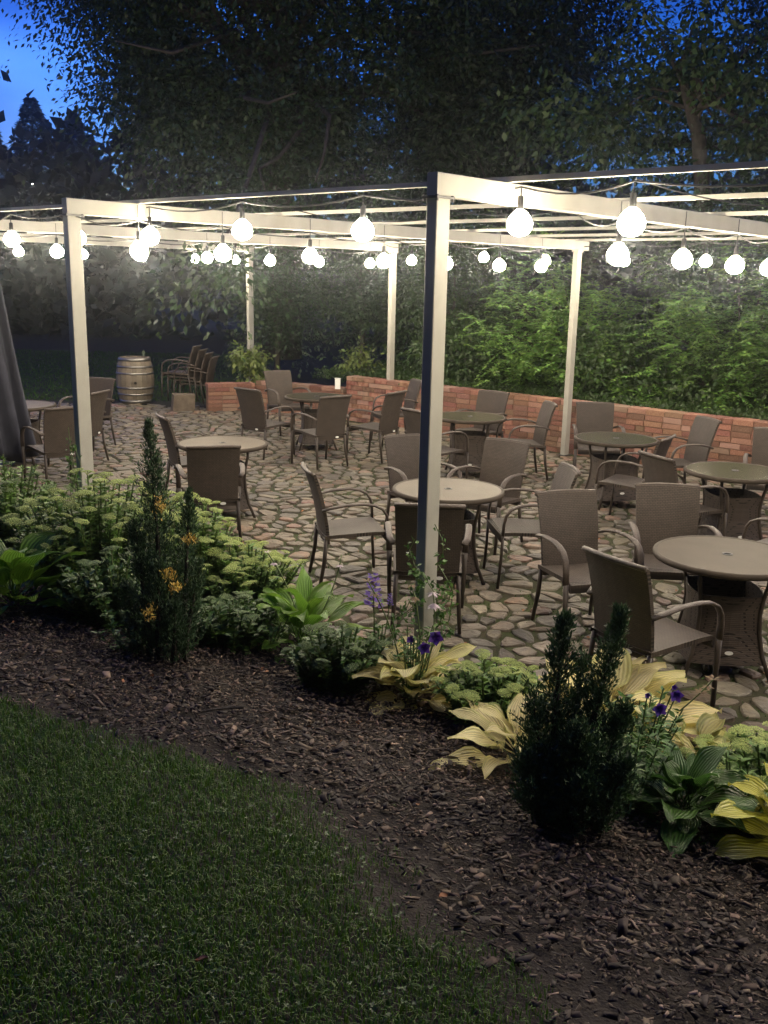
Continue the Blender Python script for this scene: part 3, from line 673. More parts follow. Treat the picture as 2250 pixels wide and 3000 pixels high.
hosta('dark green hosta with broad leaves, right of the front juniper', 1.30, 3.70, 'hosta_dark', 34, .25, .16, 5, (.1, 1.2))
hosta('golden hosta cut by the lower right edge of the picture', 1.70, 3.44, 'hosta_gold', 22, .30, .21, 6, (.1, 1.1), pet=.12)
hosta('yellow green hosta at the left edge below the curtain', -2.36, 5.86, 'hosta_green', 34, .44, .22, 7, (.15, 1.2), pet=.18)
hosta('second green hosta between the dark juniper and the mulch', -1.0, 5.75, 'hosta_dark', 16, .22, .14, 8, (.2, 1.0))
def stalk(root, p0, p1, flowers, mt, r_=.004, bend=.06):
    o0 = root.location; P0 = Vector(p0); P1 = Vector(p1); mid = P0.lerp(P1, .5)+Vector((bend, 0, .02))
    pts_ = [P0.lerp(mid, t).lerp(mid.lerp(P1, t), t) for t in [q/8 for q in range(9)]]
    MB().sweep(pts_, r_, n=5).obj('flower_stalk', M['green_stem'], root, True)
    for (t, ln, dn) in flowers:
        p = pts_[min(8, int(t*8))]; fm = MB()
        for k_ in range(3 if ln < .03 else 5):
            a = 2*math.pi*k_/5+t*9; d = Vector((math.cos(a), math.sin(a), dn)).normalized()
            s_ = d.cross(Vector((0, 0, 1))).normalized()
            fm.add([p, p+d*ln*.5+s_*ln*.2, p+d*ln, p+d*ln*.5-s_*ln*.2], [(0, 1, 2, 3)])
        fm.obj('flower', M[mt], root)
stalk(hg, (0, 0, .1), (-.22, .05, .62), [(.95, .035, -.6), (.88, .03, -.5), (1, .03, .3)], 'lilac')
stalk(hg, (.05, 0, .1), (.24, .1, .60), [(.97, .035, -.6), (.9, .03, -.5)], 'lilac')
stalk(hy, (.02, 0, .1), (-.02, .12, .64), [(1, .04, -.4), (.96, .045, -.7), (.9, .04, -.6)], 'dry')
stalk(hy, (.05, 0, .1), (.10, .12, .60), [(1, .05, -.5), (.96, .055, -.8), (.9, .05, -.7)], 'lilac')
stalk(hy, (-.05, 0, .1), (-.26, .10, .66), [(1, .04, .2), (.96, .04, -.4), (.9, .03, -.5)], 'dry')
stalk(hy2, (.2, -.1, .1), (.47, -.18, .44), [(1, .045, .3), (.93, .04, -.3), (.86, .04, .2), (.8, .04, .1)], 'dry')

# sedum clumps: stems with leaves, domed bud heads
def head_mesh(name, seed, mt):
    rr = random.Random(seed); b = MB()
    for i in range(64):
        q = math.sqrt((i+.5)/64); a = i*2.39996; x, y = q*math.cos(a), q*math.sin(a); z = .42*(1-q*q)+rr.uniform(-.05, .05)
        s_ = .125*rr.uniform(.75, 1.2)
        b.add([(x, y, z+s_), (x+s_, y, z), (x, y+s_, z-.02), (x-s_, y, z), (x, y-s_, z-.02)], [(0, 1, 2), (0, 2, 3), (0, 3, 4), (0, 4, 1)])
    for i in range(9):
        a = i*.7; b.sweep([(.55*math.cos(a), .55*math.sin(a), .22), (.2*math.cos(a), .2*math.sin(a), -.25), (0, 0, -.6)], .045, n=3, caps=False)
    return b.mesh(name, mt)
heads = {m_: [head_mesh('flower_head', 40+k_, M[m_]) for k_ in range(3)] for m_ in ('sedum_head', 'sedum_head_dark')}
def sedum(label, x, y, rx, ry, ht, nh, seed, hm='sedum_head', lm='sedum', hr=.042):
    rr = random.Random(seed); g = np.random.default_rng(seed); z = h(x, y)
    root = empty('sedum', (x, y, z)); tag(root, label, 'sedum plant', 'sedum clumps along the flower bed')
    cs, axs, lns = [], [], []; st = MB()
    for i in range(nh):
        q = math.sqrt((i+.5)/nh); a = i*2.39996+rr.uniform(-.3, .3); X, Y = q*rx*math.cos(a), q*ry*math.sin(a)
        H = ht*(1-.36*q*q)*rr.uniform(.80, 1.08)
        bx, by = X*.55, Y*.55
        pth = [Vector((bx, by, 0)), Vector((bx+(X-bx)*.35, by+(Y-by)*.35, H*.5)), Vector((X, Y, H-.02))]
        st.sweep(pth, .005, n=4, caps=False)
        r_ = hr*rr.uniform(.62, 1.25)
        link('flower_head', heads[hm][i % 3], root, (X, Y, H), (rr.uniform(-.25, .25)-.35*Y/ry*.6, rr.uniform(-.25, .25)+.35*X/rx*.6, rr.uniform(0, 6)), (r_, r_, r_*.62)) if (i % 5 or q < .5) and (hm == 'sedum_head' or i % 2) else None
        for k_ in range(int(54*ht/.5)):
            t = rr.uniform(.08, .97); p = pth[0].lerp(pth[1], t*2) if t < .5 else pth[1].lerp(pth[2], t*2-1)
            az = rr.uniform(0, 6.283); cs.append(p); axs.append((math.cos(az), math.sin(az), rr.uniform(-.1, .9))); lns.append(rr.uniform(.042, .08)*(1.1-.35*t))
    axs = np.array(axs); lns = np.array(lns)
    nr = np.stack([-axs[:, 0]*.4, -axs[:, 1]*.4, np.ones(len(axs))], -1)+g.normal(size=axs.shape)*.25
    vv, ff = leafquads(np.array(cs), axs, nr, lns, lns*.56, .2)
    o = link('leaves', fastmesh('leaves', vv, ff, M[lm]), root); o['kind'] = 'stuff'
    st.obj('stems', M['green_stem'], root)
    return root
sedum('wide sedum with pale green flat heads, left of the dark columnar juniper', -1.98, 6.42, .62, .50, .84, 120, 21, hr=.052)
sedum('sedum with yellow green heads just right of the dark columnar juniper', -1.38, 6.50, .36, .36, .80, 64, 22, hr=.05)
sedum('sedum at the left edge under the curtain', -3.0, 7.3, .52, .40, .80, 64, 23, lm='sedum', hm='sedum_head_dark', hr=.05)
sedum('rounded sedum clump full of buds, left of the green hosta', -.95, 6.30, .42, .36, .53, 76, 24, hr=.048)
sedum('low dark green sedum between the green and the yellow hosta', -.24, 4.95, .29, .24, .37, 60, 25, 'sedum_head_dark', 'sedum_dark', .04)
sedum('low sedum with bright heads, left of the front juniper', .57, 4.66, .30, .27, .36, 58, 26, 'sedum_head', 'sedum', .042)
sedum('bright sedum at the right edge beside the cobbles', 1.80, 3.98, .42, .32, .34, 70, 27, 'sedum_head', 'sedum', .044)

sedum('shaded sedum in front of the wide one, nearest the mulch at the left', -1.66, 5.74, .42, .34, .50, 50, 28, 'sedum_head_dark', 'sedum_dark', .045)  # dark leaf and bud colours stand in for shadow under the taller plants
sedum('shaded sedum right of the columnar juniper, close to the mulch', -.92, 5.55, .30, .26, .34, 40, 29, 'sedum_head_dark', 'sedum_dark', .04)  # darker leaves and buds here too, in place of shadow by the mulch
# junipers
def juniper(label, x, y, spires, seed, sprigs=(), zoff=0):
    g = np.random.default_rng(seed); z = h(x, y)-.02
    root = empty('juniper', (x, y, z)); tag(root, label, 'juniper'); tr = MB()
    C, A, Ln, Wd_ = [], [], [], []
    for (bx, by, tx, ty, H, rad, nb) in spires:
        pth = [Vector((bx*.85, by*.85, 0)), Vector((bx, by, H*.35)), Vector(((bx+tx)/2, (by+ty)/2, H*.7)), Vector((tx, ty, H))]
        tr.sweep(pth, [.022, .017, .01, .003], n=5)
        for b in range(nb):
            t = g.uniform(.02, 1)**.9; q = t*3; i = min(2, int(q)); p = np.array(pth[i].lerp(pth[i+1], q-i))
            r_ = rad*(1-t)**.75*(.6+.4*min(1, t*6))+.012
            az = g.uniform(0, 6.283); out_ = np.array([math.cos(az), math.sin(az), 0]); L1_ = r_*g.uniform(.55, 1.1)*(1.45 if g.random() < .15 else 1)
            tip = p+out_*L1_+np.array([0, 0, L1_*g.uniform(.5, 1.3)+.03])
            nn = int(14+L1_*130)
            tt = g.uniform(.15, 1.05, nn)[:, None]; pp = p+(tip-p)*tt+g.normal(size=(nn, 3))*.010*(1.4-tt)
            dd = (tip-p)/np.linalg.norm(tip-p); ax = dd*1.0+g.normal(size=(nn, 3))*.55; ax[:, 2] += .35
            C.append(pp); A.append(ax); Ln.append(g.uniform(.016, .036, nn)); Wd_.append(g.uniform(.003, .006, nn))
    C = np.concatenate(C); A = np.concatenate(A); Ln = np.concatenate(Ln); Wd_ = np.concatenate(Wd_)
    vv, ff = leafquads(C, A, g.normal(size=C.shape), Ln, Wd_*1.5)
    o = link('foliage', fastmesh('foliage', vv, ff, M['juniper']), root); o['kind'] = 'stuff'
    tr.obj('trunk', M['bark'], root)
    for (sx, sy, sz, hh_) in sprigs:
        nn = 95; c = np.array([sx, sy, sz])+g.normal(size=(nn, 3))*np.array([.018, .018, hh_*.4]); ax = g.normal(size=(nn, 3))*.6; ax[:, 2] += 1
        vv, ff = leafquads(c, ax, g.normal(size=c.shape), g.uniform(.012, .028, nn), .006)
        so_ = link('yellow_spray', fastmesh('yellow_spray', vv, ff, M['juniper_yellow']), root); so_['kind'] = 'stuff'; so_['label'] = 'yellow variegated spray'
    return root
juniper('tall dark columnar juniper flecked with yellow sprays, in the left of the bed', -1.25, 5.15,
        [(0, 0, -.04, .04, 1.34, .13, 300), (.13, .02, .17, .05, .96, .11, 170), (-.08, -.03, -.12, -.02, .78, .12, 140), (.16, -.08, .24, -.06, .58, .11, 110), (0, -.10, .03, -.14, .6, .13, 120), (-.14, 0, -.2, .02, .42, .11, 100), (.1, -.15, .12, -.18, .36, .12, 90)], 51,
        [(.045, -.10, .93, .07), (.09, -.17, .56, .05), (.0, -.26, .37, .05), (.2, -.13, .75, .03), (.13, -.2, .5, .03)])
juniper('nearest dark juniper with two feathery tips, in front of the yellow hosta', .76, 3.55,
        [(-.06, .03, -.03, .06, .86, .12, 270), (.08, .03, .20, .08, .88, .11, 260), (-.10, -.04, -.15, -.02, .55, .13, 150), (.12, -.05, .22, -.02, .52, .12, 150), (0, -.10, .02, -.14, .48, .14, 170), (.02, .08, .07, .14, .66, .12, 120), (-.12, -.1, -.18, -.12, .34, .13, 120), (.14, -.12, .2, -.16, .34, .13, 120), (0, -.16, .03, -.22, .3, .14, 120)], 52)

# herbaceous flowering plants
def herb(label, x, y, ht, rad, nst, seed, flowers, name='bellflower', cat='flowering plant', lm='herb', leaf=(.03, .055)):
    rr = random.Random(seed); g = np.random.default_rng(seed); z = h(x, y)
    root = empty(name, (x, y, z)); tag(root, label, cat); st = MB(); cs, axs = [], []
    tops = []
    for i in range(nst):
        a = i*2.4; q = math.sqrt((i+.5)/nst)*rad; X, Y = q*math.cos(a), q*math.sin(a); H = ht*rr.uniform(.7, 1.02)
        p = [Vector((X*.3, Y*.3, 0)), Vector((X*.7, Y*.7, H*.55)), Vector((X, Y, H))]; st.sweep(p, .0035, n=4, caps=False); tops.append(p[2])
        for k_ in range(int(46*ht/.4)):
            t = rr.uniform(.05, .98); c_ = p[0].lerp(p[1], 2*t) if t < .5 else p[1].lerp(p[2], 2*t-1); az = rr.uniform(0, 6.28)
            cs.append(c_); axs.append((math.cos(az), math.sin(az), rr.uniform(-.2, .8)))
    axs = np.array(axs); ln = g.uniform(*leaf, len(axs)); vv, ff = leafquads(np.array(cs), axs, g.normal(size=axs.shape)*.4+np.array([0, 0, 1]), ln, ln*.36)
    o = link('leaves', fastmesh('leaves', vv, ff, M[lm]), root); o['kind'] = 'stuff'
    st.obj('stems', M['green_stem'], root)
    for (fx, fy, fz, r_, kind) in flowers:
        p = Vector((fx, fy, fz)); fm = MB()
        if kind == 'star':
            for k_ in range(5):
                a = 1.2566*k_+fx*9; d = Vector((math.cos(a), -.55, math.sin(a))).normalized(); s_ = d.cross(Vector((0, -1, .3))).normalized()
                fm.add([p, p+d*r_*.5+s_*r_*.36, p+d*r_, p+d*r_*.5-s_*r_*.36, p+Vector((0, .25*r_, 0))], [(0, 1, 2, 3), (4, 1, 0, 3)])
            fm.lathe([(r_*.12, 0), (r_*.06, r_*.2)], 6, p)
        else:
            for j in range(26):
                t = j/26; a = j*2.4; c_ = p+Vector((math.cos(a)*r_*.14*(1-.5*t), math.sin(a)*r_*.14*(1-.5*t), r_*(t-.5)))
                for k_ in range(4):
                    b = a+(k_-1.5)*.55; d = Vector((math.cos(b), math.sin(b), .25+.3*(k_ % 2))).normalized(); s_ = d.cross(Vector((0, 0, 1))).normalized(); l_ = r_*.19*(1.1-.5*t)
                    fm.add([c_, c_+d*l_*.5+s_*l_*.4, c_+d*l_, c_+d*l_*.5-s_*l_*.4], [(0, 1, 2, 3)])
        fm.obj('flower' if kind == 'star' else 'flower_spike', M['purple'], root)
        MB().sweep([(fx*.3, fy*.3, fz*.3), (fx*.8, fy*.8, fz*.75), (fx, fy, fz-.01)], .0035, n=4).obj('flower_stem', M['green_stem'], root)
    return root
herb('leafy plant with purple star flowers in the yellow hosta by the nearest post', .17, 4.90, .42, .12, 9, 61, [(.12, -.06, .40, .052, 'star'), (.06, -.1, .355, .045, 'star'), (-.01, .0, .36, .03, 'star')], leaf=(.03, .06))
herb('delphinium with a dense violet flower spike, left of the nearest post', -.02, 5.15, .36, .10, 7, 62, [(-.03, .0, .56, .2, 'spike'), (.065, .0, .51, .07, 'spike')], name='delphinium', leaf=(.03, .06))
herb('bushy plant with two dark violet flowers, right of the front juniper', 1.20, 4.12, .42, .24, 26, 63, [(.16, -.02, .44, .04, 'star'), (.07, -.08, .40, .042, 'star'), (.155, -.0, .47, .018, 'star'), (.02, -.05, .45, .018, 'star')], leaf=(.03, .062))
herb('low leafy herb between the green hosta and the dark columnar juniper', -.72, 5.55, .24, .2, 12, 64, [], name='herb', cat='plant', leaf=(.03, .06))
herb('feathery green herb in front of the right edge sedum', 1.55, 3.72, .28, .18, 14, 65, [], name='herb', cat='plant', lm='sedum')
herb('tall leafy plant behind the sedum at the left edge', -2.62, 7.05, .58, .3, 16, 66, [], name='herb', cat='plant', lm='herb', leaf=(.04, .08))

def vine(label, base, ht, seed, n, rad, leaf=(.02, .042)):
    rr = random.Random(seed); g = np.random.default_rng(seed); root = empty('climbing_vine', base); tag(root, label, 'vine'); st = MB(); cs = []
    for k_ in range(7):
        a = rr.uniform(0, 6.28); p = Vector((rr.uniform(-.05, .05), rr.uniform(-.06, 0), 0)); pts_ = [p.copy()]; H = ht*rr.uniform(.6, 1.05)
        for j in range(12):
            a = rr.uniform(0, 6.28); p = Vector((p.x*.92, p.y*.85, p.z))+Vector((math.cos(a)*rad*.38, math.sin(a)*rad*.25, H/12)); p.x = max(-rad, min(rad, p.x)); p.y = max(-rad, min(.06, p.y)); pts_.append(p.copy())
        st.sweep(pts_, .003, n=4, caps=False)
        for j in range(n):
            q = rr.uniform(.5, 11.9); i = int(q); cs.append(pts_[i].lerp(pts_[i+1], q-i)+Vector((rr.uniform(-.02, .02), rr.uniform(-.03, .01), rr.uniform(-.02, .02))))
    ax = rdir(len(cs), -.1); ln = g.uniform(*leaf, len(cs)); vv, ff = leafquads(np.array(cs), ax, g.normal(size=ax.shape)*.5+np.array([0, -.5, .7]), ln, ln*.55)
    o = link('leaves', fastmesh('leaves', vv, ff, M['herb']), root); o['kind'] = 'stuff'; st.obj('vine_stem', M['green_stem'], root)
herb('shaded leafy plant at the foot of the columnar juniper', -1.42, 5.15, .24, .22, 14, 68, [], name='herb', cat='plant', leaf=(.03, .06))
herb('leafy plant between the front juniper and the broad leaved hosta', 1.08, 3.78, .34, .2, 16, 69, [], name='herb', cat='plant', leaf=(.03, .06))
vine('young leafy vine climbing the lower part of the nearest post', (.235, 5.19, .05), .95, 71, 95, .17)
vine('thin vine climbing the left front post', (-2.47, 7.53, .05), 1.18, 72, 30, .05, (.025, .05))

# ------------------------------------------------------------------ mulch and grass
n = 155000
x = rng.uniform(-4.4, 3.8, n); y = rng.uniform(1.2, 7.6, n); d = x*U.x+y*U.y
wob = .06*np.sin(y*9)+.05*np.sin(x*13+y*5)
k = (x > edge_x(y)-.10+wob) & (d < 4.3) & in_view(x, y, 1.9)
edge_d = np.clip((x-edge_x(y)-wob)/.35, 0, 1); k &= rng.random(n) < .42+.58*edge_d
x, y = x[k], y[k]; n = len(x)
ln = np.exp(rng.normal(-3.85, .5, n)).clip(.008, .08); wd = ln*rng.uniform(.25, .55, n); th = ln*rng.uniform(.02, .07, n)+.0008
az = rng.uniform(0, 6.283, n); a = np.stack([np.cos(az), np.sin(az), rng.normal(0, .22, n)], -1); a /= np.linalg.norm(a, axis=1, keepdims=True)
b = np.cross(np.stack([rng.normal(0, .35, n), rng.normal(0, .35, n), np.ones(n)], -1), a); b /= np.linalg.norm(b, axis=1, keepdims=True); c = np.cross(a, b)
cen = np.stack([x, y, h(x, y)+rng.uniform(-.006, .030, n)], -1)
corn = []
for sa, sb, sc_ in ((-1, -1, -1), (1, -1, -1), (1, 1, -1), (-1, 1, -1), (-1, -1, 1), (1, -1, 1), (1, 1, 1), (-1, 1, 1)):
    j_ = rng.uniform(.55, 1.1, (n, 3))*np.array([sa, sb, sc_]); corn.append(cen+a*(j_[:, :1]*ln[:, None]*.5)+b*(j_[:, 1:2]*wd[:, None]*.5)+c*(j_[:, 2:]*th[:, None]*.5))
vv = np.stack(corn, 1).reshape(-1, 3); base_ = (np.arange(n)*8)[:, None, None]
ff = (base_+np.array([[0, 3, 2, 1], [4, 5, 6, 7], [0, 1, 5, 4], [1, 2, 6, 5], [2, 3, 7, 6], [3, 0, 4, 7]])[None]).reshape(-1, 4)
o = link('bark_mulch', fastmesh('bark_mulch', vv, ff, M['bark_chip'])); tag(o, 'dark bark mulch chips covering the flower bed', 'bark mulch', kind='stuff')

def blades(x, y, ln, wd, lean, mt, name, z0=-.01):
    n = len(x); az = rng.uniform(0, 6.283, n); d = np.stack([np.cos(az), np.sin(az), np.zeros(n)], -1); s = np.stack([-np.sin(az), np.cos(az), np.zeros(n)], -1)
    b = np.stack([x, y, h(x, y)+z0], -1); ln = ln[:, None]; wd = wd[:, None]; lean = lean[:, None]
    m1 = b+np.array([0, 0, 1])*ln*.55+d*ln*lean*.3; t = b+np.array([0, 0, 1])*ln*(1-.45*lean)+d*ln*lean
    vv = np.stack([b-s*wd, b+s*wd, m1+s*wd*.8, m1-s*wd*.8, t], 1).reshape(-1, 3); q = (np.arange(n)*5)[:, None]
    m = bpy.data.meshes.new(name)
    quads = q+np.array([[0, 1, 2, 3]]); tris = q+np.array([[3, 2, 4]])
    f = np.concatenate([np.concatenate([quads, tris], 1)]).astype(np.int32)
    m.vertices.add(len(vv)); m.vertices.foreach_set('co', vv.astype(np.float32).ravel()); m.loops.add(f.size); m.loops.foreach_set('vertex_index', f.ravel())
    st = np.empty((n, 2), np.int32); st[:, 0] = np.arange(n)*7; st[:, 1] = st[:, 0]+4
    m.polygons.add(2*n); m.polygons.foreach_set('loop_start', st.ravel()); m.materials.append(mt); m.update(calc_edges=True); m.validate(); return m
n = 300000
x = rng.uniform(-3.4, 1.0, n); y = rng.uniform(1.2, 4.8, n)
wob = .05*np.sin(y*11)+.04*np.sin(x*17+y*6)
dist = edge_x(y)-x+wob
patch = np.sin(x*5.1+1.3)*np.sin(y*4.3)+.6*np.sin(x*11+y*8)
k = (dist > -.03) & in_view(x, y, .5) & (rng.random(n) < np.clip(.10+dist*2.2, .06, 1)*np.clip(.85+.2*patch, .35, 1))
x, y, dist = x[k], y[k], dist[k]
ln = rng.uniform(.016, .048, len(x)); o = link('grass', blades(x, y, ln, rng.uniform(.0011, .0023, len(x)), rng.uniform(.1, 1.1, len(x)), M['grass'], 'grass')); tag(o, 'short dark lawn grass at the lower left', 'grass', kind='stuff')
# a little grass and weeds on the bare strip
n = 9000; x = rng.uniform(-3, 2, n); y = rng.uniform(1.3, 4.8, n); wob = np.sin(x*6)*np.sin(y*5.3+1); k = (edge_x(y)-x < 0) & (edge_x(y)-x > -.38) & (wob > .25); x, y = x[k], y[k]
o = link('weeds', blades(x, y, rng.uniform(.012, .035, len(x)), rng.uniform(.001, .002, len(x)), rng.uniform(.3, 1.2, len(x)), M['grass'], 'weeds')); tag(o, 'thin weeds on the bare soil between lawn and mulch', 'weeds', kind='stuff')
# clover: three round leaflets
n = 2200; x = rng.uniform(-3, 1.0, n); y = rng.uniform(1.3, 4.6, n); pt_ = np.sin(x*4.2)*np.sin(y*5.1+.6)+.5*np.sin(x*9.7+y*3.1); k = (edge_x(y)-x > .03) & (pt_ > .1) & in_view(x, y, .5); x, y = x[k], y[k]
c = np.repeat(np.stack([x, y, h(x, y)+rng.uniform(.012, .035, len(x))], -1), 3, 0); az = np.repeat(rng.uniform(0, 6.28, len(x)), 3)+np.tile([0, 2.094, 4.189], len(x))
vv, ff = leafquads(c, np.stack([np.cos(az), np.sin(az), rng.uniform(-.1, .4, len(az))], -1), np.tile([0, 0, 1.], (len(az), 1))+rng.normal(size=(len(az), 3))*.2, np.repeat(rng.uniform(.006, .012, len(x)), 3), .009)
o = link('clover', fastmesh('clover', vv, ff, M['clover'])); tag(o, 'clover patches growing in the lawn', 'clover', kind='stuff')
n = 420; x = rng.uniform(-5, 4, n); y = rng.uniform(3.2, 14, n); d = x*U.x+y*U.y; k = (x > edge_x(y)) & ((x-W0.x)*U.x+(y-W0.y)*U.y < -.2); x, y, d = x[k], y[k], d[k]
c = np.stack([x, y, np.where(d > 4.4, .02, h(x, y)+.02)], -1); vv, ff = leafquads(c, rdir(len(c), 0, .2), rdir(len(c), 2), rng.uniform(.02, .045, len(c)), .02)
o = link('leaf_litter', fastmesh('leaf_litter', vv, ff, M['dryleaf'])); tag(o, 'scattered dry leaves on cobbles and mulch', 'leaf litter', kind='stuff')
def fallen(px, py, sz, label, mt='dryleaf'):
    v = []; f = []
    for j in range(5):
        t = j/4; w = sz*.32*math.sin(math.pi*(t*.9+.05))
        for s in (-1, 0, 1): v.append((sz*(t-.5), s*w, .2*sz*abs(s)+.08*sz*math.sin(t*5)))
    f = [(j*3+i, j*3+i+1, j*3+i+4, j*3+i+3) for j in range(4) for i in range(2)]
    o = link('fallen_leaf', mesh('fallen_leaf', v, f, M[mt], True), None, (px, py, h(px, py)+.035), (.2, .1, rnd.uniform(0, 6))); tag(o, label, 'fallen leaf', 'fallen leaves on the lawn')
fallen(-.47, 2.25, .035, 'rusty orange fallen leaf in the grass near the bottom edge')
fallen(.22, 2.75, .035, 'brown fallen leaf on the bare soil beside the mulch')
fallen(.96, 2.12, .04, 'yellow brown fallen leaf in the bottom right corner')
tw = MB().sweep([(0, 0, .012), (.06, .02, .016), (.13, .05, .012), (.2, .055, .014)], .006, n=5).obj('stick', M['bark']); tw.location = (-.86, 4.25, h(-.86, 4.25)+.01); tag(tw, 'broken stick lying on the mulch near the lawn edge', 'stick')
tw = MB().sweep([(0, 0, .012), (.05, -.01, .014), (.10, -.03, .012)], .005, n=5).obj('stick', M['bark']); tw.location = (1.05, 2.66, h(1.05, 2.66)+.012); tag(tw, 'thin pale stick on the mulch at the right', 'stick')

# ------------------------------------------------------------------ trees
def crown_leaves(ell, nclump, per, cr_, size, g, droop=.3, shell=.45, flat=.55):
    """ell: list of (x,y,z,rx,ry,rz,weight); leaf quads gathered in clumps"""
    w = np.array([e[6] for e in ell], float); w /= w.sum(); C = []
    for e, ww in zip(ell, w):
        m = max(1, int(nclump*ww)); d = g.normal(size=(m, 3)); d /= np.linalg.norm(d, axis=1, keepdims=True); r_ = g.uniform(0, 1, m)**shell
        C.append(np.array(e[:3])+d*r_[:, None]*np.array(e[3:6]))
    C = np.concatenate(C); k_ = len(C)
    cl = np.repeat(C, per, 0); off = g.normal(size=cl.shape)*np.repeat(g.uniform(.6, 1.3, k_), per)[:, None]*cr_*np.array([1, 1, flat])
    off[:, 2] -= .25*(off[:, 0]**2+off[:, 1]**2)/cr_
    p = cl+off; ax = off/(np.linalg.norm(off, axis=1, keepdims=True)+1e-6)+g.normal(size=p.shape)*.5; ax[:, 2] -= droop
    nr = g.normal(size=p.shape)*.6; nr[:, 2] += 1
    ln = g.uniform(.6, 1.3, len(p))*size
    return C, leafquads(p, ax, nr, ln, ln*.5, .12)
def tree(name, label, base, ell, nclump, per, cr_, size, mt, trunk_r, seed, fork=.35, cat='tree', limbs=14, group=None, extra=None, **kw):
    g = np.random.default_rng(seed); root = empty(name, base); tag(root, label, cat, group)
    B = np.array(base); C, (vv, ff) = crown_leaves(ell, nclump, per, cr_, size, g, **kw)
    o = link('crown', fastmesh('crown', vv-B, ff, M[mt]), root); o['kind'] = 'stuff'
    top = np.average(np.array([e[:3] for e in ell]), axis=0, weights=[e[6] for e in ell]); top_z = max(e[2]+e[5]*.5 for e in ell)
    t = MB(); fk = B+(np.array([top[0], top[1], top_z])-B)*fork; tp_ = np.array([top[0], top[1], top_z])
    j1 = B+(fk-B)*.5+g.normal(size=3)*.08
    t.sweep([Vector(p-B) for p in (B-np.array([0, 0, .1]), j1, fk, (fk+tp_)/2+g.normal(size=3)*.15, tp_)], [trunk_r*1.25, trunk_r, trunk_r*.8, trunk_r*.45, trunk_r*.1], n=9)
    t.obj('trunk', M['bark'], root, True)
    lm = MB()
    for i in g.choice(len(C), min(limbs, len(C)), replace=False):
        e = C[i]; f0 = fk+(tp_-fk)*g.uniform(0, .6); md = (f0+e)/2+np.array([0, 0, .12*np.linalg.norm(e-f0)])+g.normal(size=3)*.08*np.linalg.norm(e-f0)
        lm.sweep([Vector(f0-B), Vector(f0*.6+md*.4-B), Vector(md-B), Vector(md*.4+e*.6-B), Vector(e-B)], [trunk_r*.32, trunk_r*.25, trunk_r*.18, trunk_r*.1, trunk_r*.03], n=5)
    for q in (extra or []): lm.sweep([Vector(np.array(p)-B) for p in q], [trunk_r*.16*(1-.8*i/(len(q)-1)) for i in range(len(q))], n=5)
    lm.obj('limbs', M['bark'], root, True)
    return root
GT = 'large trees behind the patio'
tree('ash_tree', 'great dark leafy tree filling the top centre above the pergola', (-2.6, 24, .5),
     [(-3.0, 23.5, 9.4, 4.3, 3.2, 4.0, 10), (-5.9, 23.3, 9.0, 2.1, 1.8, 1.7, 4), (-5.3, 23.2, 6.7, 1.7, 1.6, 1.3, 2.5), (.6, 23.5, 8.0, 3.6, 2.6, 3.4, 8), (-3, 22.5, 5.6, 2.6, 2.0, 1.3, 3.5), (-3.0, 16.0, 2.42, .25, .2, .16, .10), (-2.5, 15.8, 2.56, .26, .2, .07, .07), (-2.75, 18, 3.5, .5, .6, .25, .15)], 820, 135, .46, .135, 'leaf_dark', .42, 81, limbs=26, group=GT,
     extra=[[(-2.6, 22.5, 6.2), (-2.6, 20, 4.9), (-2.7, 18, 3.6), (-2.8, 16.6, 2.8), (-3.0, 16.0, 2.5)], [(-2.7, 18, 3.6), (-2.6, 16.8, 2.95), (-2.5, 15.8, 2.6)], [(-2.2, 22.6, 6.5), (-1.9, 21.5, 5.4), (-2.3, 20.6, 4.7), (-2.6, 19.9, 4.4), (-2.4, 19.4, 3.9)], [(-2.0, 22.6, 6.3), (-1.3, 21.2, 5.6), (-1.35, 20.4, 4.8), (-1.5, 20, 4.2)], [(-3.4, 22.6, 7.5), (-4.6, 21.5, 6.8), (-5.6, 21, 6.9)], [(-3, 23, 6.4), (-3.1, 21, 5.9), (-2.4, 19.8, 5.6), (-1.8, 19.2, 5.7)]])
tree('linden_tree', 'dark tree at the right edge with thick trunk and blue sky showing through', (9.3, 21, .8),
     [(7.6, 20.5, 8.2, 2.6, 2.4, 3.2, 6), (9.5, 20, 6.5, 2.4, 2.2, 2.4, 4), (5.4, 20.5, 5.6, 2.2, 1.8, 1.0, 5)], 210, 110, .38, .14, 'leaf_mid', .40, 82, limbs=18, group=GT)
tree('maple_tree', 'tall dark tree between the great tree and the right edge tree', (3.6, 27, .8),
     [(3.4, 26.5, 9.0, 3.0, 2.4, 4.2, 8), (1.9, 26, 6.5, 2.2, 2, 2.4, 4)], 400, 130, .46, .15, 'leaf_dark', .36, 83, limbs=16, group=GT)
tree('linden_branch_tree', 'tree with a leafy bough reaching in at the top right', (6.2, 18.6, .75),
     [(4.7, 17.8, 6.4, 1.5, 1.2, .55, 3), (6.2, 17.4, 6.0, 1.1, 1.2, .7, 2), (3.2, 18.2, 5.2, 1.5, 1.2, .6, 2), (6.4, 18, 5.0, 1.2, 1.2, .6, 2)], 90, 55, .32, .15, 'leaf_mid', .16, 84, fork=.7, limbs=14, group=GT)
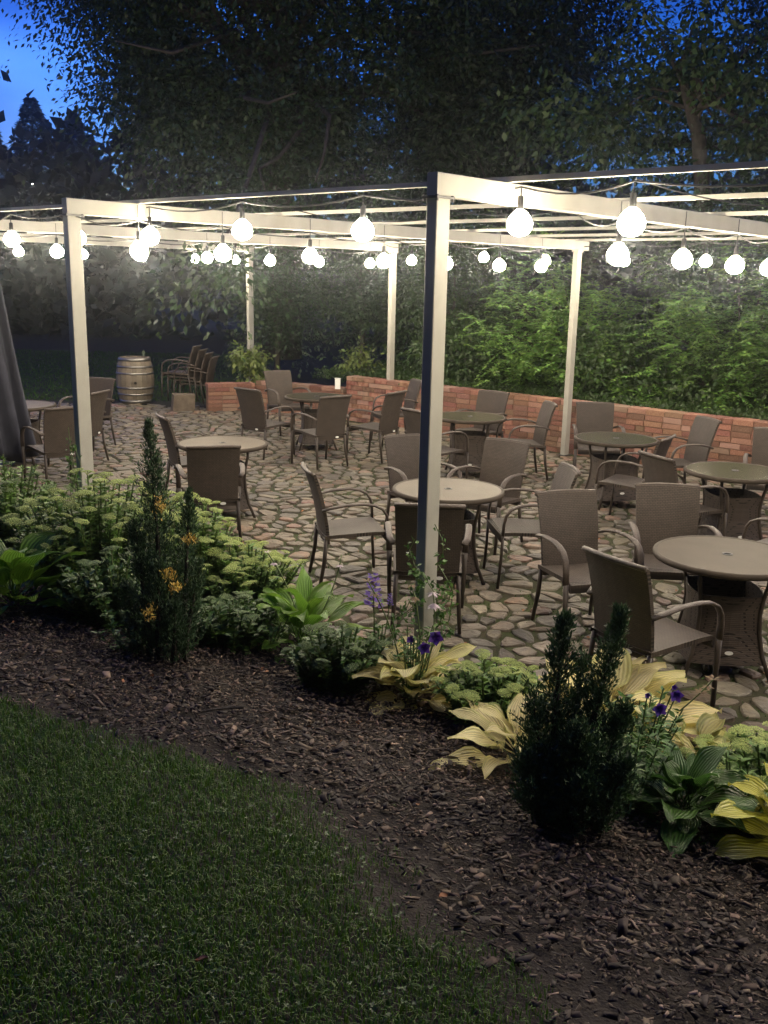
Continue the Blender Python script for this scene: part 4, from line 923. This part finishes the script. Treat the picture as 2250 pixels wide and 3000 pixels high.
# locust boughs behind the wall: compound leaves
def locust(label, base, boughs, seed, mt='leaf_locust', leaflet=.072, nfrond=62, pairs=9, frond=.34, group='shrubs and small trees behind the brick walls', name='locust_tree'):
    g = np.random.default_rng(seed); root = empty(name, base); tag(root, label, 'tree', group); B = np.array(base); st = MB(); C, A, N, Ln = [], [], [], []
    for (tx, ty, tz, dens) in boughs:
        T_ = np.array([tx, ty, tz]); L0 = np.linalg.norm(T_-B); P0 = B+np.array([0, 0, .1]); P1_ = B*.55+T_*.45+np.array([0, 0, .30*L0*.5]); pts_ = []
        for q in range(9):
            t = q/8; pts_.append((1-t)**2*P0+2*t*(1-t)*P1_+t*t*T_)
        st.sweep([Vector(p-B) for p in pts_], [.022*(1-.92*q/8)+.002 for q in range(9)], n=5)
        for k_ in range(int(nfrond*dens)):
            q = 8-5.2*g.uniform(0, 1)**1.3; i = min(7, int(q)); p = pts_[i]+(pts_[i+1]-pts_[i])*(q-i); dirv = (pts_[i+1]-pts_[i]); dirv /= np.linalg.norm(dirv)
            fd = dirv*.5+g.normal(size=3)*np.array([1, 1, .45]); fd /= np.linalg.norm(fd); fl = frond*g.uniform(.6, 1.25)
            p = p+g.normal(size=3)*.16
            sdv = np.cross(fd, np.array([0, 0, 1])); sdv /= np.linalg.norm(sdv)+1e-9
            for j in range(pairs):
                t = (j+1)/pairs; c_ = p+fd*fl*t-np.array([0, 0, .30*fl*t*t])
                for s_ in (-1, 1):
                    C.append(c_); A.append(sdv*s_+fd*.45+np.array([0, 0, -.25])+g.normal(size=3)*.12); N.append(np.array([0, 0, 1])+g.normal(size=3)*.3); Ln.append(leaflet*(1.1-.4*abs(t-.4))*g.uniform(.8, 1.2))
    C = np.array(C); Ln = np.array(Ln); vv, ff = leafquads(C-B, np.array(A), np.array(N), Ln, Ln*.5, .05)
    o = link('crown', fastmesh('crown', vv, ff, M[mt]), root); o['kind'] = 'stuff'; st.obj('limbs', M['bark'], root, True); return root
def bough_set(base, n, rx, ry, z0, z1, seed, dens=1.0):
    g = np.random.default_rng(seed); out_ = []
    for i in range(n):
        a = g.uniform(0, 6.283); r_ = math.sqrt(g.uniform(.08, 1)); out_.append((base[0]+rx*r_*math.cos(a), base[1]+ry*r_*math.sin(a), g.uniform(z0, z1), dens))
    return out_
b1 = (3.2, 16.4, .7)
locust('feathery locust tree whose lit boughs hang over the wall left of the far right post', b1,
       [(1.45, 14.6, 1.65, 1.3), (1.7, 14.4, 1.25, 1.2), (2.2, 14.4, 2.05, 1.3), (2.3, 14.3, 1.5, 1.2), (2.7, 14.2, 1.0, 1.2), (3.0, 14.3, 2.2, 1.2), (3.2, 14.2, 1.6, 1.2), (2.6, 15, 2.6, 1.2), (2.2, 15, 3.0, 1), (3.5, 14.0, 1.1, 1.2), (1.9, 15.2, 1.0, 1), (1.65, 14.9, 2.25, 1)] + bough_set(b1, 7, 1.6, 1.4, .9, 3.4, 5, .8), 91)
b2 = (5.4, 14.8, .7)
locust('feathery locust tree filling the gap right of the far right post', b2,
       [(4.0, 13.4, 1.3, 1.2), (4.2, 13.2, 1.9, 1.2), (4.7, 12.9, 1.5, 1.2), (5.2, 12.6, 1.7, 1.2), (3.6, 13.6, .95, 1.1), (3.7, 13.8, 1.8, 1.1), (5.0, 12.9, 2.2, 1.2), (5.0, 12.2, 1.25, 1.2), (4.5, 12.8, 1.0, 1.0), (5.5, 11.9, 1.6, 1.2), (3.9, 13.3, 2.2, 1.1)] + bough_set(b2, 12, 1.9, 1.6, .9, 3.8, 6, .8), 92)
b3 = (7.2, 17.5, .8)
locust('tall locust tree behind the other locusts at the right edge', b3, bough_set(b3, 26, 2.6, 2.2, 1.2, 4.8, 7, .9), 93, nfrond=50, mt='leaf_mid')
b4 = (2.9, 19, .8)
locust('tall locust tree behind the wall centre', b4, bough_set(b4, 26, 2.4, 2.0, 1.5, 5.2, 8, .9), 94, nfrond=50, mt='leaf_mid')
GS = 'shrubs and small trees behind the brick walls'
for i, (x, y, r_, H, nc, mt, lb) in enumerate([
        (1.2, 18.2, 1.1, 3.0, 90, 'leaf_mid', 'dark shrub behind the wall just left of the feathery boughs'),
        (-.5, 19.4, 1.1, 3.2, 90, 'leaf_dark', 'tall dark shrub behind the middle far post'),
        (-2.3, 20.2, 1.1, 2.9, 90, 'leaf_dark', 'dark shrub behind the farthest table, right of the left far post'),
        (.6, 20.9, 1.5, 4.0, 110, 'leaf_dark', 'taller dim shrub in the gloom behind the front post'),
        (4.6, 13.7, .7, 1.0, 50, 'leaf_mid', 'low shrub leaning on the wall right of the far right post'),
        (5.7, 12.9, .7, 1.1, 50, 'leaf_mid', 'low shrub behind the wall at the right edge'),
        (3.5, 14.6, .8, 1.3, 60, 'leaf_mid', 'low shrub behind the wall and the far right post'),
        (1.4, 16.1, .8, 1.2, 50, 'leaf_mid', 'low shrub behind the wall in line with the front post'),
        (5.6, 16.2, 1.4, 3.2, 110, 'leaf_dark', 'dense dark shrub deep behind the right locust tree')]):
    z0 = .55
    tree('shrub', lb, (x, y, z0), [(x, y, z0+H*.55, r_, r_, H*.5, 1)], nc, 95, .24, .085, mt, .05, 200+i, fork=.3, cat='shrub', limbs=8, group=GS, shell=.4)
tree('young_shrub', 'small bright green shrub at the foot of the left far post', (-2.5, 17.9, .42), [(-2.5, 17.8, .85, .27, .25, .34, 1)], 20, 30, .12, .11, 'leaf_bright', .02, 210, cat='shrub', limbs=8, group=GS)
tree('young_shrub', 'small green shrub behind the corner of the taller wall', (-.45, 17.2, .5), [(-.45, 17.1, 1.0, .42, .3, .22, 1)], 16, 26, .12, .09, 'leaf_bright', .02, 211, cat='shrub', limbs=8, group=GS)
def fern(label, x, y, z, n, L_, seed, mt='leaf_locust'):
    g = np.random.default_rng(seed); root = empty('fern', (x, y, z)); tag(root, label, 'fern', 'ferns along the top of the wall'); C, A, Ln = [], [], []
    for k_ in range(n):
        az = g.uniform(0, 6.283); d = np.array([math.cos(az), math.sin(az), 0]); s = np.array([-d[1], d[0], 0]); l_ = L_*g.uniform(.6, 1.15)
        for j in range(12):
            t = (j+1)/12; c_ = d*l_*t*.8+np.array([0, 0, l_*(.95*t-.75*t*t)])
            for q in (-1, 1): C.append(c_); A.append(s*q+d*.4); Ln.append(l_*.24*(1.05-t))
    C = np.array(C); A = np.array(A); Ln = np.array(Ln); vv, ff = leafquads(C, A, np.tile([0, 0, 1.], (len(C), 1))+g.normal(size=C.shape)*.2, Ln, Ln*.3)
    o = link('fronds', fastmesh('fronds', vv, ff, M[mt]), root); o['kind'] = 'stuff'
fspots = [(4.2, .5, 'fern behind the wall corner by the middle far post'), (2.4, .55, 'fern on the wall top right behind the front post'), (1.7, .5, 'fern on the wall top above the dark table armchair'), (1.0, .6, 'fern on the wall top left of the far right post'), (.2, .5, 'fern right behind the far right post'), (-.8, .6, 'fern on the wall top right of the far right post'), (-1.8, .55, 'fern on the wall top near the right edge'), (3.2, .6, 'fern on the wall top left of the front post')]
for i, (t, n_, lb) in enumerate(fspots):
    p = wl(t, n_); fern(lb, p.x, p.y, .66, 26, .42, 300+i, 'leaf_locust' if i % 2 else 'leaf_mid')
n = 60000; tt = rng.uniform(-8, 5.5, n); nn = rng.uniform(.2, 3.5, n)**1.0; X = W0.x+V.x*tt+U.x*nn; Y = W0.y+V.y*tt+U.y*nn
c = np.stack([X, Y, .62+.02*nn+rng.uniform(0, .16, n)], -1); vv, ff = leafquads(c, rdir(n, .5), rdir(n, 1.0), rng.uniform(.03, .07, n), .03)
o = link('ground_cover', fastmesh('ground_cover', vv, ff, M['leaf_mid'])); tag(o, 'low green ground cover behind the brick walls', 'ground cover', kind='stuff')
n = 40000; X = rng.uniform(-14, -3.3, n); Y = rng.uniform(18.2, 30, n); k = ~((X > -5.2) & (Y < 18.4)); X, Y = X[k], Y[k]; n = len(X)
c = np.stack([X, Y, np.full(n, -.03)], -1); vv, ff = leafquads(c, rdir(n, 1.5), rdir(n), rng.uniform(.04, .10, n), .012)
o = link('meadow_grass', fastmesh('meadow_grass', vv, ff, M['grass'])); tag(o, 'dim grass beyond the barrel on the left', 'grass', kind='stuff')

# spruces and the far wood
def spruce(label, x, y, H, r_, seed):
    g = np.random.default_rng(seed); root = empty('spruce_tree', (x, y, 0)); tag(root, label, 'spruce', 'far spruces at the left'); n = 9000
    t = g.uniform(.05, 1, n)**.8; az0 = g.uniform(0, 6.283, n); tier = np.floor(t*16)/16; rad = r_*(1-t)**.85*(.7+.3*((t*16) % 1 < .55)+.12*np.sin(az0*3+t*9))+.06; az = az0; q = np.sqrt(g.uniform(.1, 1, n))
    c = np.stack([np.cos(az)*rad*q, np.sin(az)*rad*q, H*t-.25*rad*q], -1); ax = np.stack([np.cos(az), np.sin(az), np.full(n, -.25)], -1)+g.normal(size=(n, 3))*.3
    ln = g.uniform(.25, .55, n)*(1.15-.6*t); vv, ff = leafquads(c, ax, g.normal(size=(n, 3))*.4+np.array([0, 0, 1]), ln, ln*.42)
    o = link('crown', fastmesh('crown', vv, ff, M['spruce']), root); o['kind'] = 'stuff'
    MB().sweep([(0, 0, -.1), (0, 0, H*.5), (0, 0, H)], [.22, .14, .02], n=7).obj('trunk', M['bark'], root)
spruce('taller of two far spruces against the blue sky at the left', -16.2, 46, 9.9, 3.8, 401)
spruce('shorter far spruce right of the taller one', -14.5, 46.5, 9.4, 3.8, 402)
spruce('low wide spruce at the left edge in front of the far wood', -18.6, 47, 9.0, 4.2, 403)
g = np.random.default_rng(500); vs, fs = [], []; off = 0
cl = []
for i in range(900):
    x = g.uniform(-45, 45); y = g.uniform(36, 44)+abs(x)*.05; top = 6.6+1.0*math.sin(x*.5)+.8*math.sin(x*1.3)+(2.2 if -9 < x < 5 else (-.1 if x >= 5 else -.3)); cl.append((x, y, g.uniform(.02, 1)**.8*top))
cl = np.array(cl); p = np.repeat(cl, 55, 0); p = p+g.normal(size=p.shape)*np.array([.9, .6, .8]); p[:, 2] = np.maximum(p[:, 2], .1)
ln = g.uniform(.35, .75, len(p)); vv, ff = leafquads(p, g.normal(size=p.shape)*.7+np.array([0, 0, -.2]), g.normal(size=p.shape)+np.array([0, -.6, .4]), ln, ln*.6)
o = link('far_wood', fastmesh('far_wood', vv, ff, M['wood_far'])); tag(o, 'dark far wood closing off the background', 'wood', kind='stuff')
hill = grid('hill', np.linspace(-108, 108, 40), np.linspace(50, 108, 12), lambda X, Y: -.1+5.2*np.clip((Y-50)/22, 0, 1)**.8+.8*np.sin(X*.11)*np.clip((Y-50)/22, 0, 1), M['wood_far'])
# a distant lamp on a pole
lp = empty('street_lamp', (-13.75, 38.6, 0)); tag(lp, 'tiny distant lamp shining through the dark at the left', 'street lamp')
MB().sweep([(0, 0, 0), (0, 0, 5.6)], [.06, .04], n=7).obj('pole', M['steel'], lp)
MB().lathe([(.03, 5.6), (.10, 5.66), (.10, 5.69), (.02, 5.74)], 10).obj('lamp_head', M['steel'], lp)
MB().lathe([(.02, 5.52), (.055, 5.56), (.06, 5.60), (.03, 5.65)], 10).obj('lamp_globe', emis('far lamp', (1, .9, .75), 9), lp)

# unseen trees added beside and behind the camera to block sky light
GB = 'unseen trees added to block sky light'
for i, (x, y, lb) in enumerate([(-8, -1, 'added unseen tree beside the lawn on the left'), (-6.5, -6.5, 'added unseen tree behind the lawn, second from the left'), (-1, -8.5, 'added unseen tree straight behind the lawn'), (5, -7.5, 'added unseen tree behind the lawn on the right'), (10, -3, 'added unseen tree beside the lawn on the right'), (-13.5, 5, 'added unseen tree left of the patio')]):
    tree('sky_block_tree', lb, (x, y, .7 if y < 3 else 0), [(x, y, 7, 4.0, 4.0, 4.2, 8), (x, y, 3.0, 3.4, 3.4, 2.0, 4)], 260, 50, .85, .5, 'leaf_dark', .25, 600+i, limbs=8, group=GB)

# ------------------------------------------------------------------ haze volume added to give the bulbs a soft halo
hz = MB().box((0, 27, 9), (116, 92, 11)).obj('haze', None); hz['kind'] = 'stuff'
hm = bpy.data.materials.new('haze'); hm.use_nodes = True; hm.node_tree.nodes.clear()
pv = hm.node_tree.nodes.new('ShaderNodeVolumePrincipled'); pv.inputs['Density'].default_value = HAZE; pv.inputs['Color'].default_value = (.80, .88, 1, 1); pv.inputs['Anisotropy'].default_value = .95
ho = hm.node_tree.nodes.new('ShaderNodeOutputMaterial'); hm.node_tree.links.new(pv.outputs[0], ho.inputs['Volume']); hz.data.materials.append(hm)
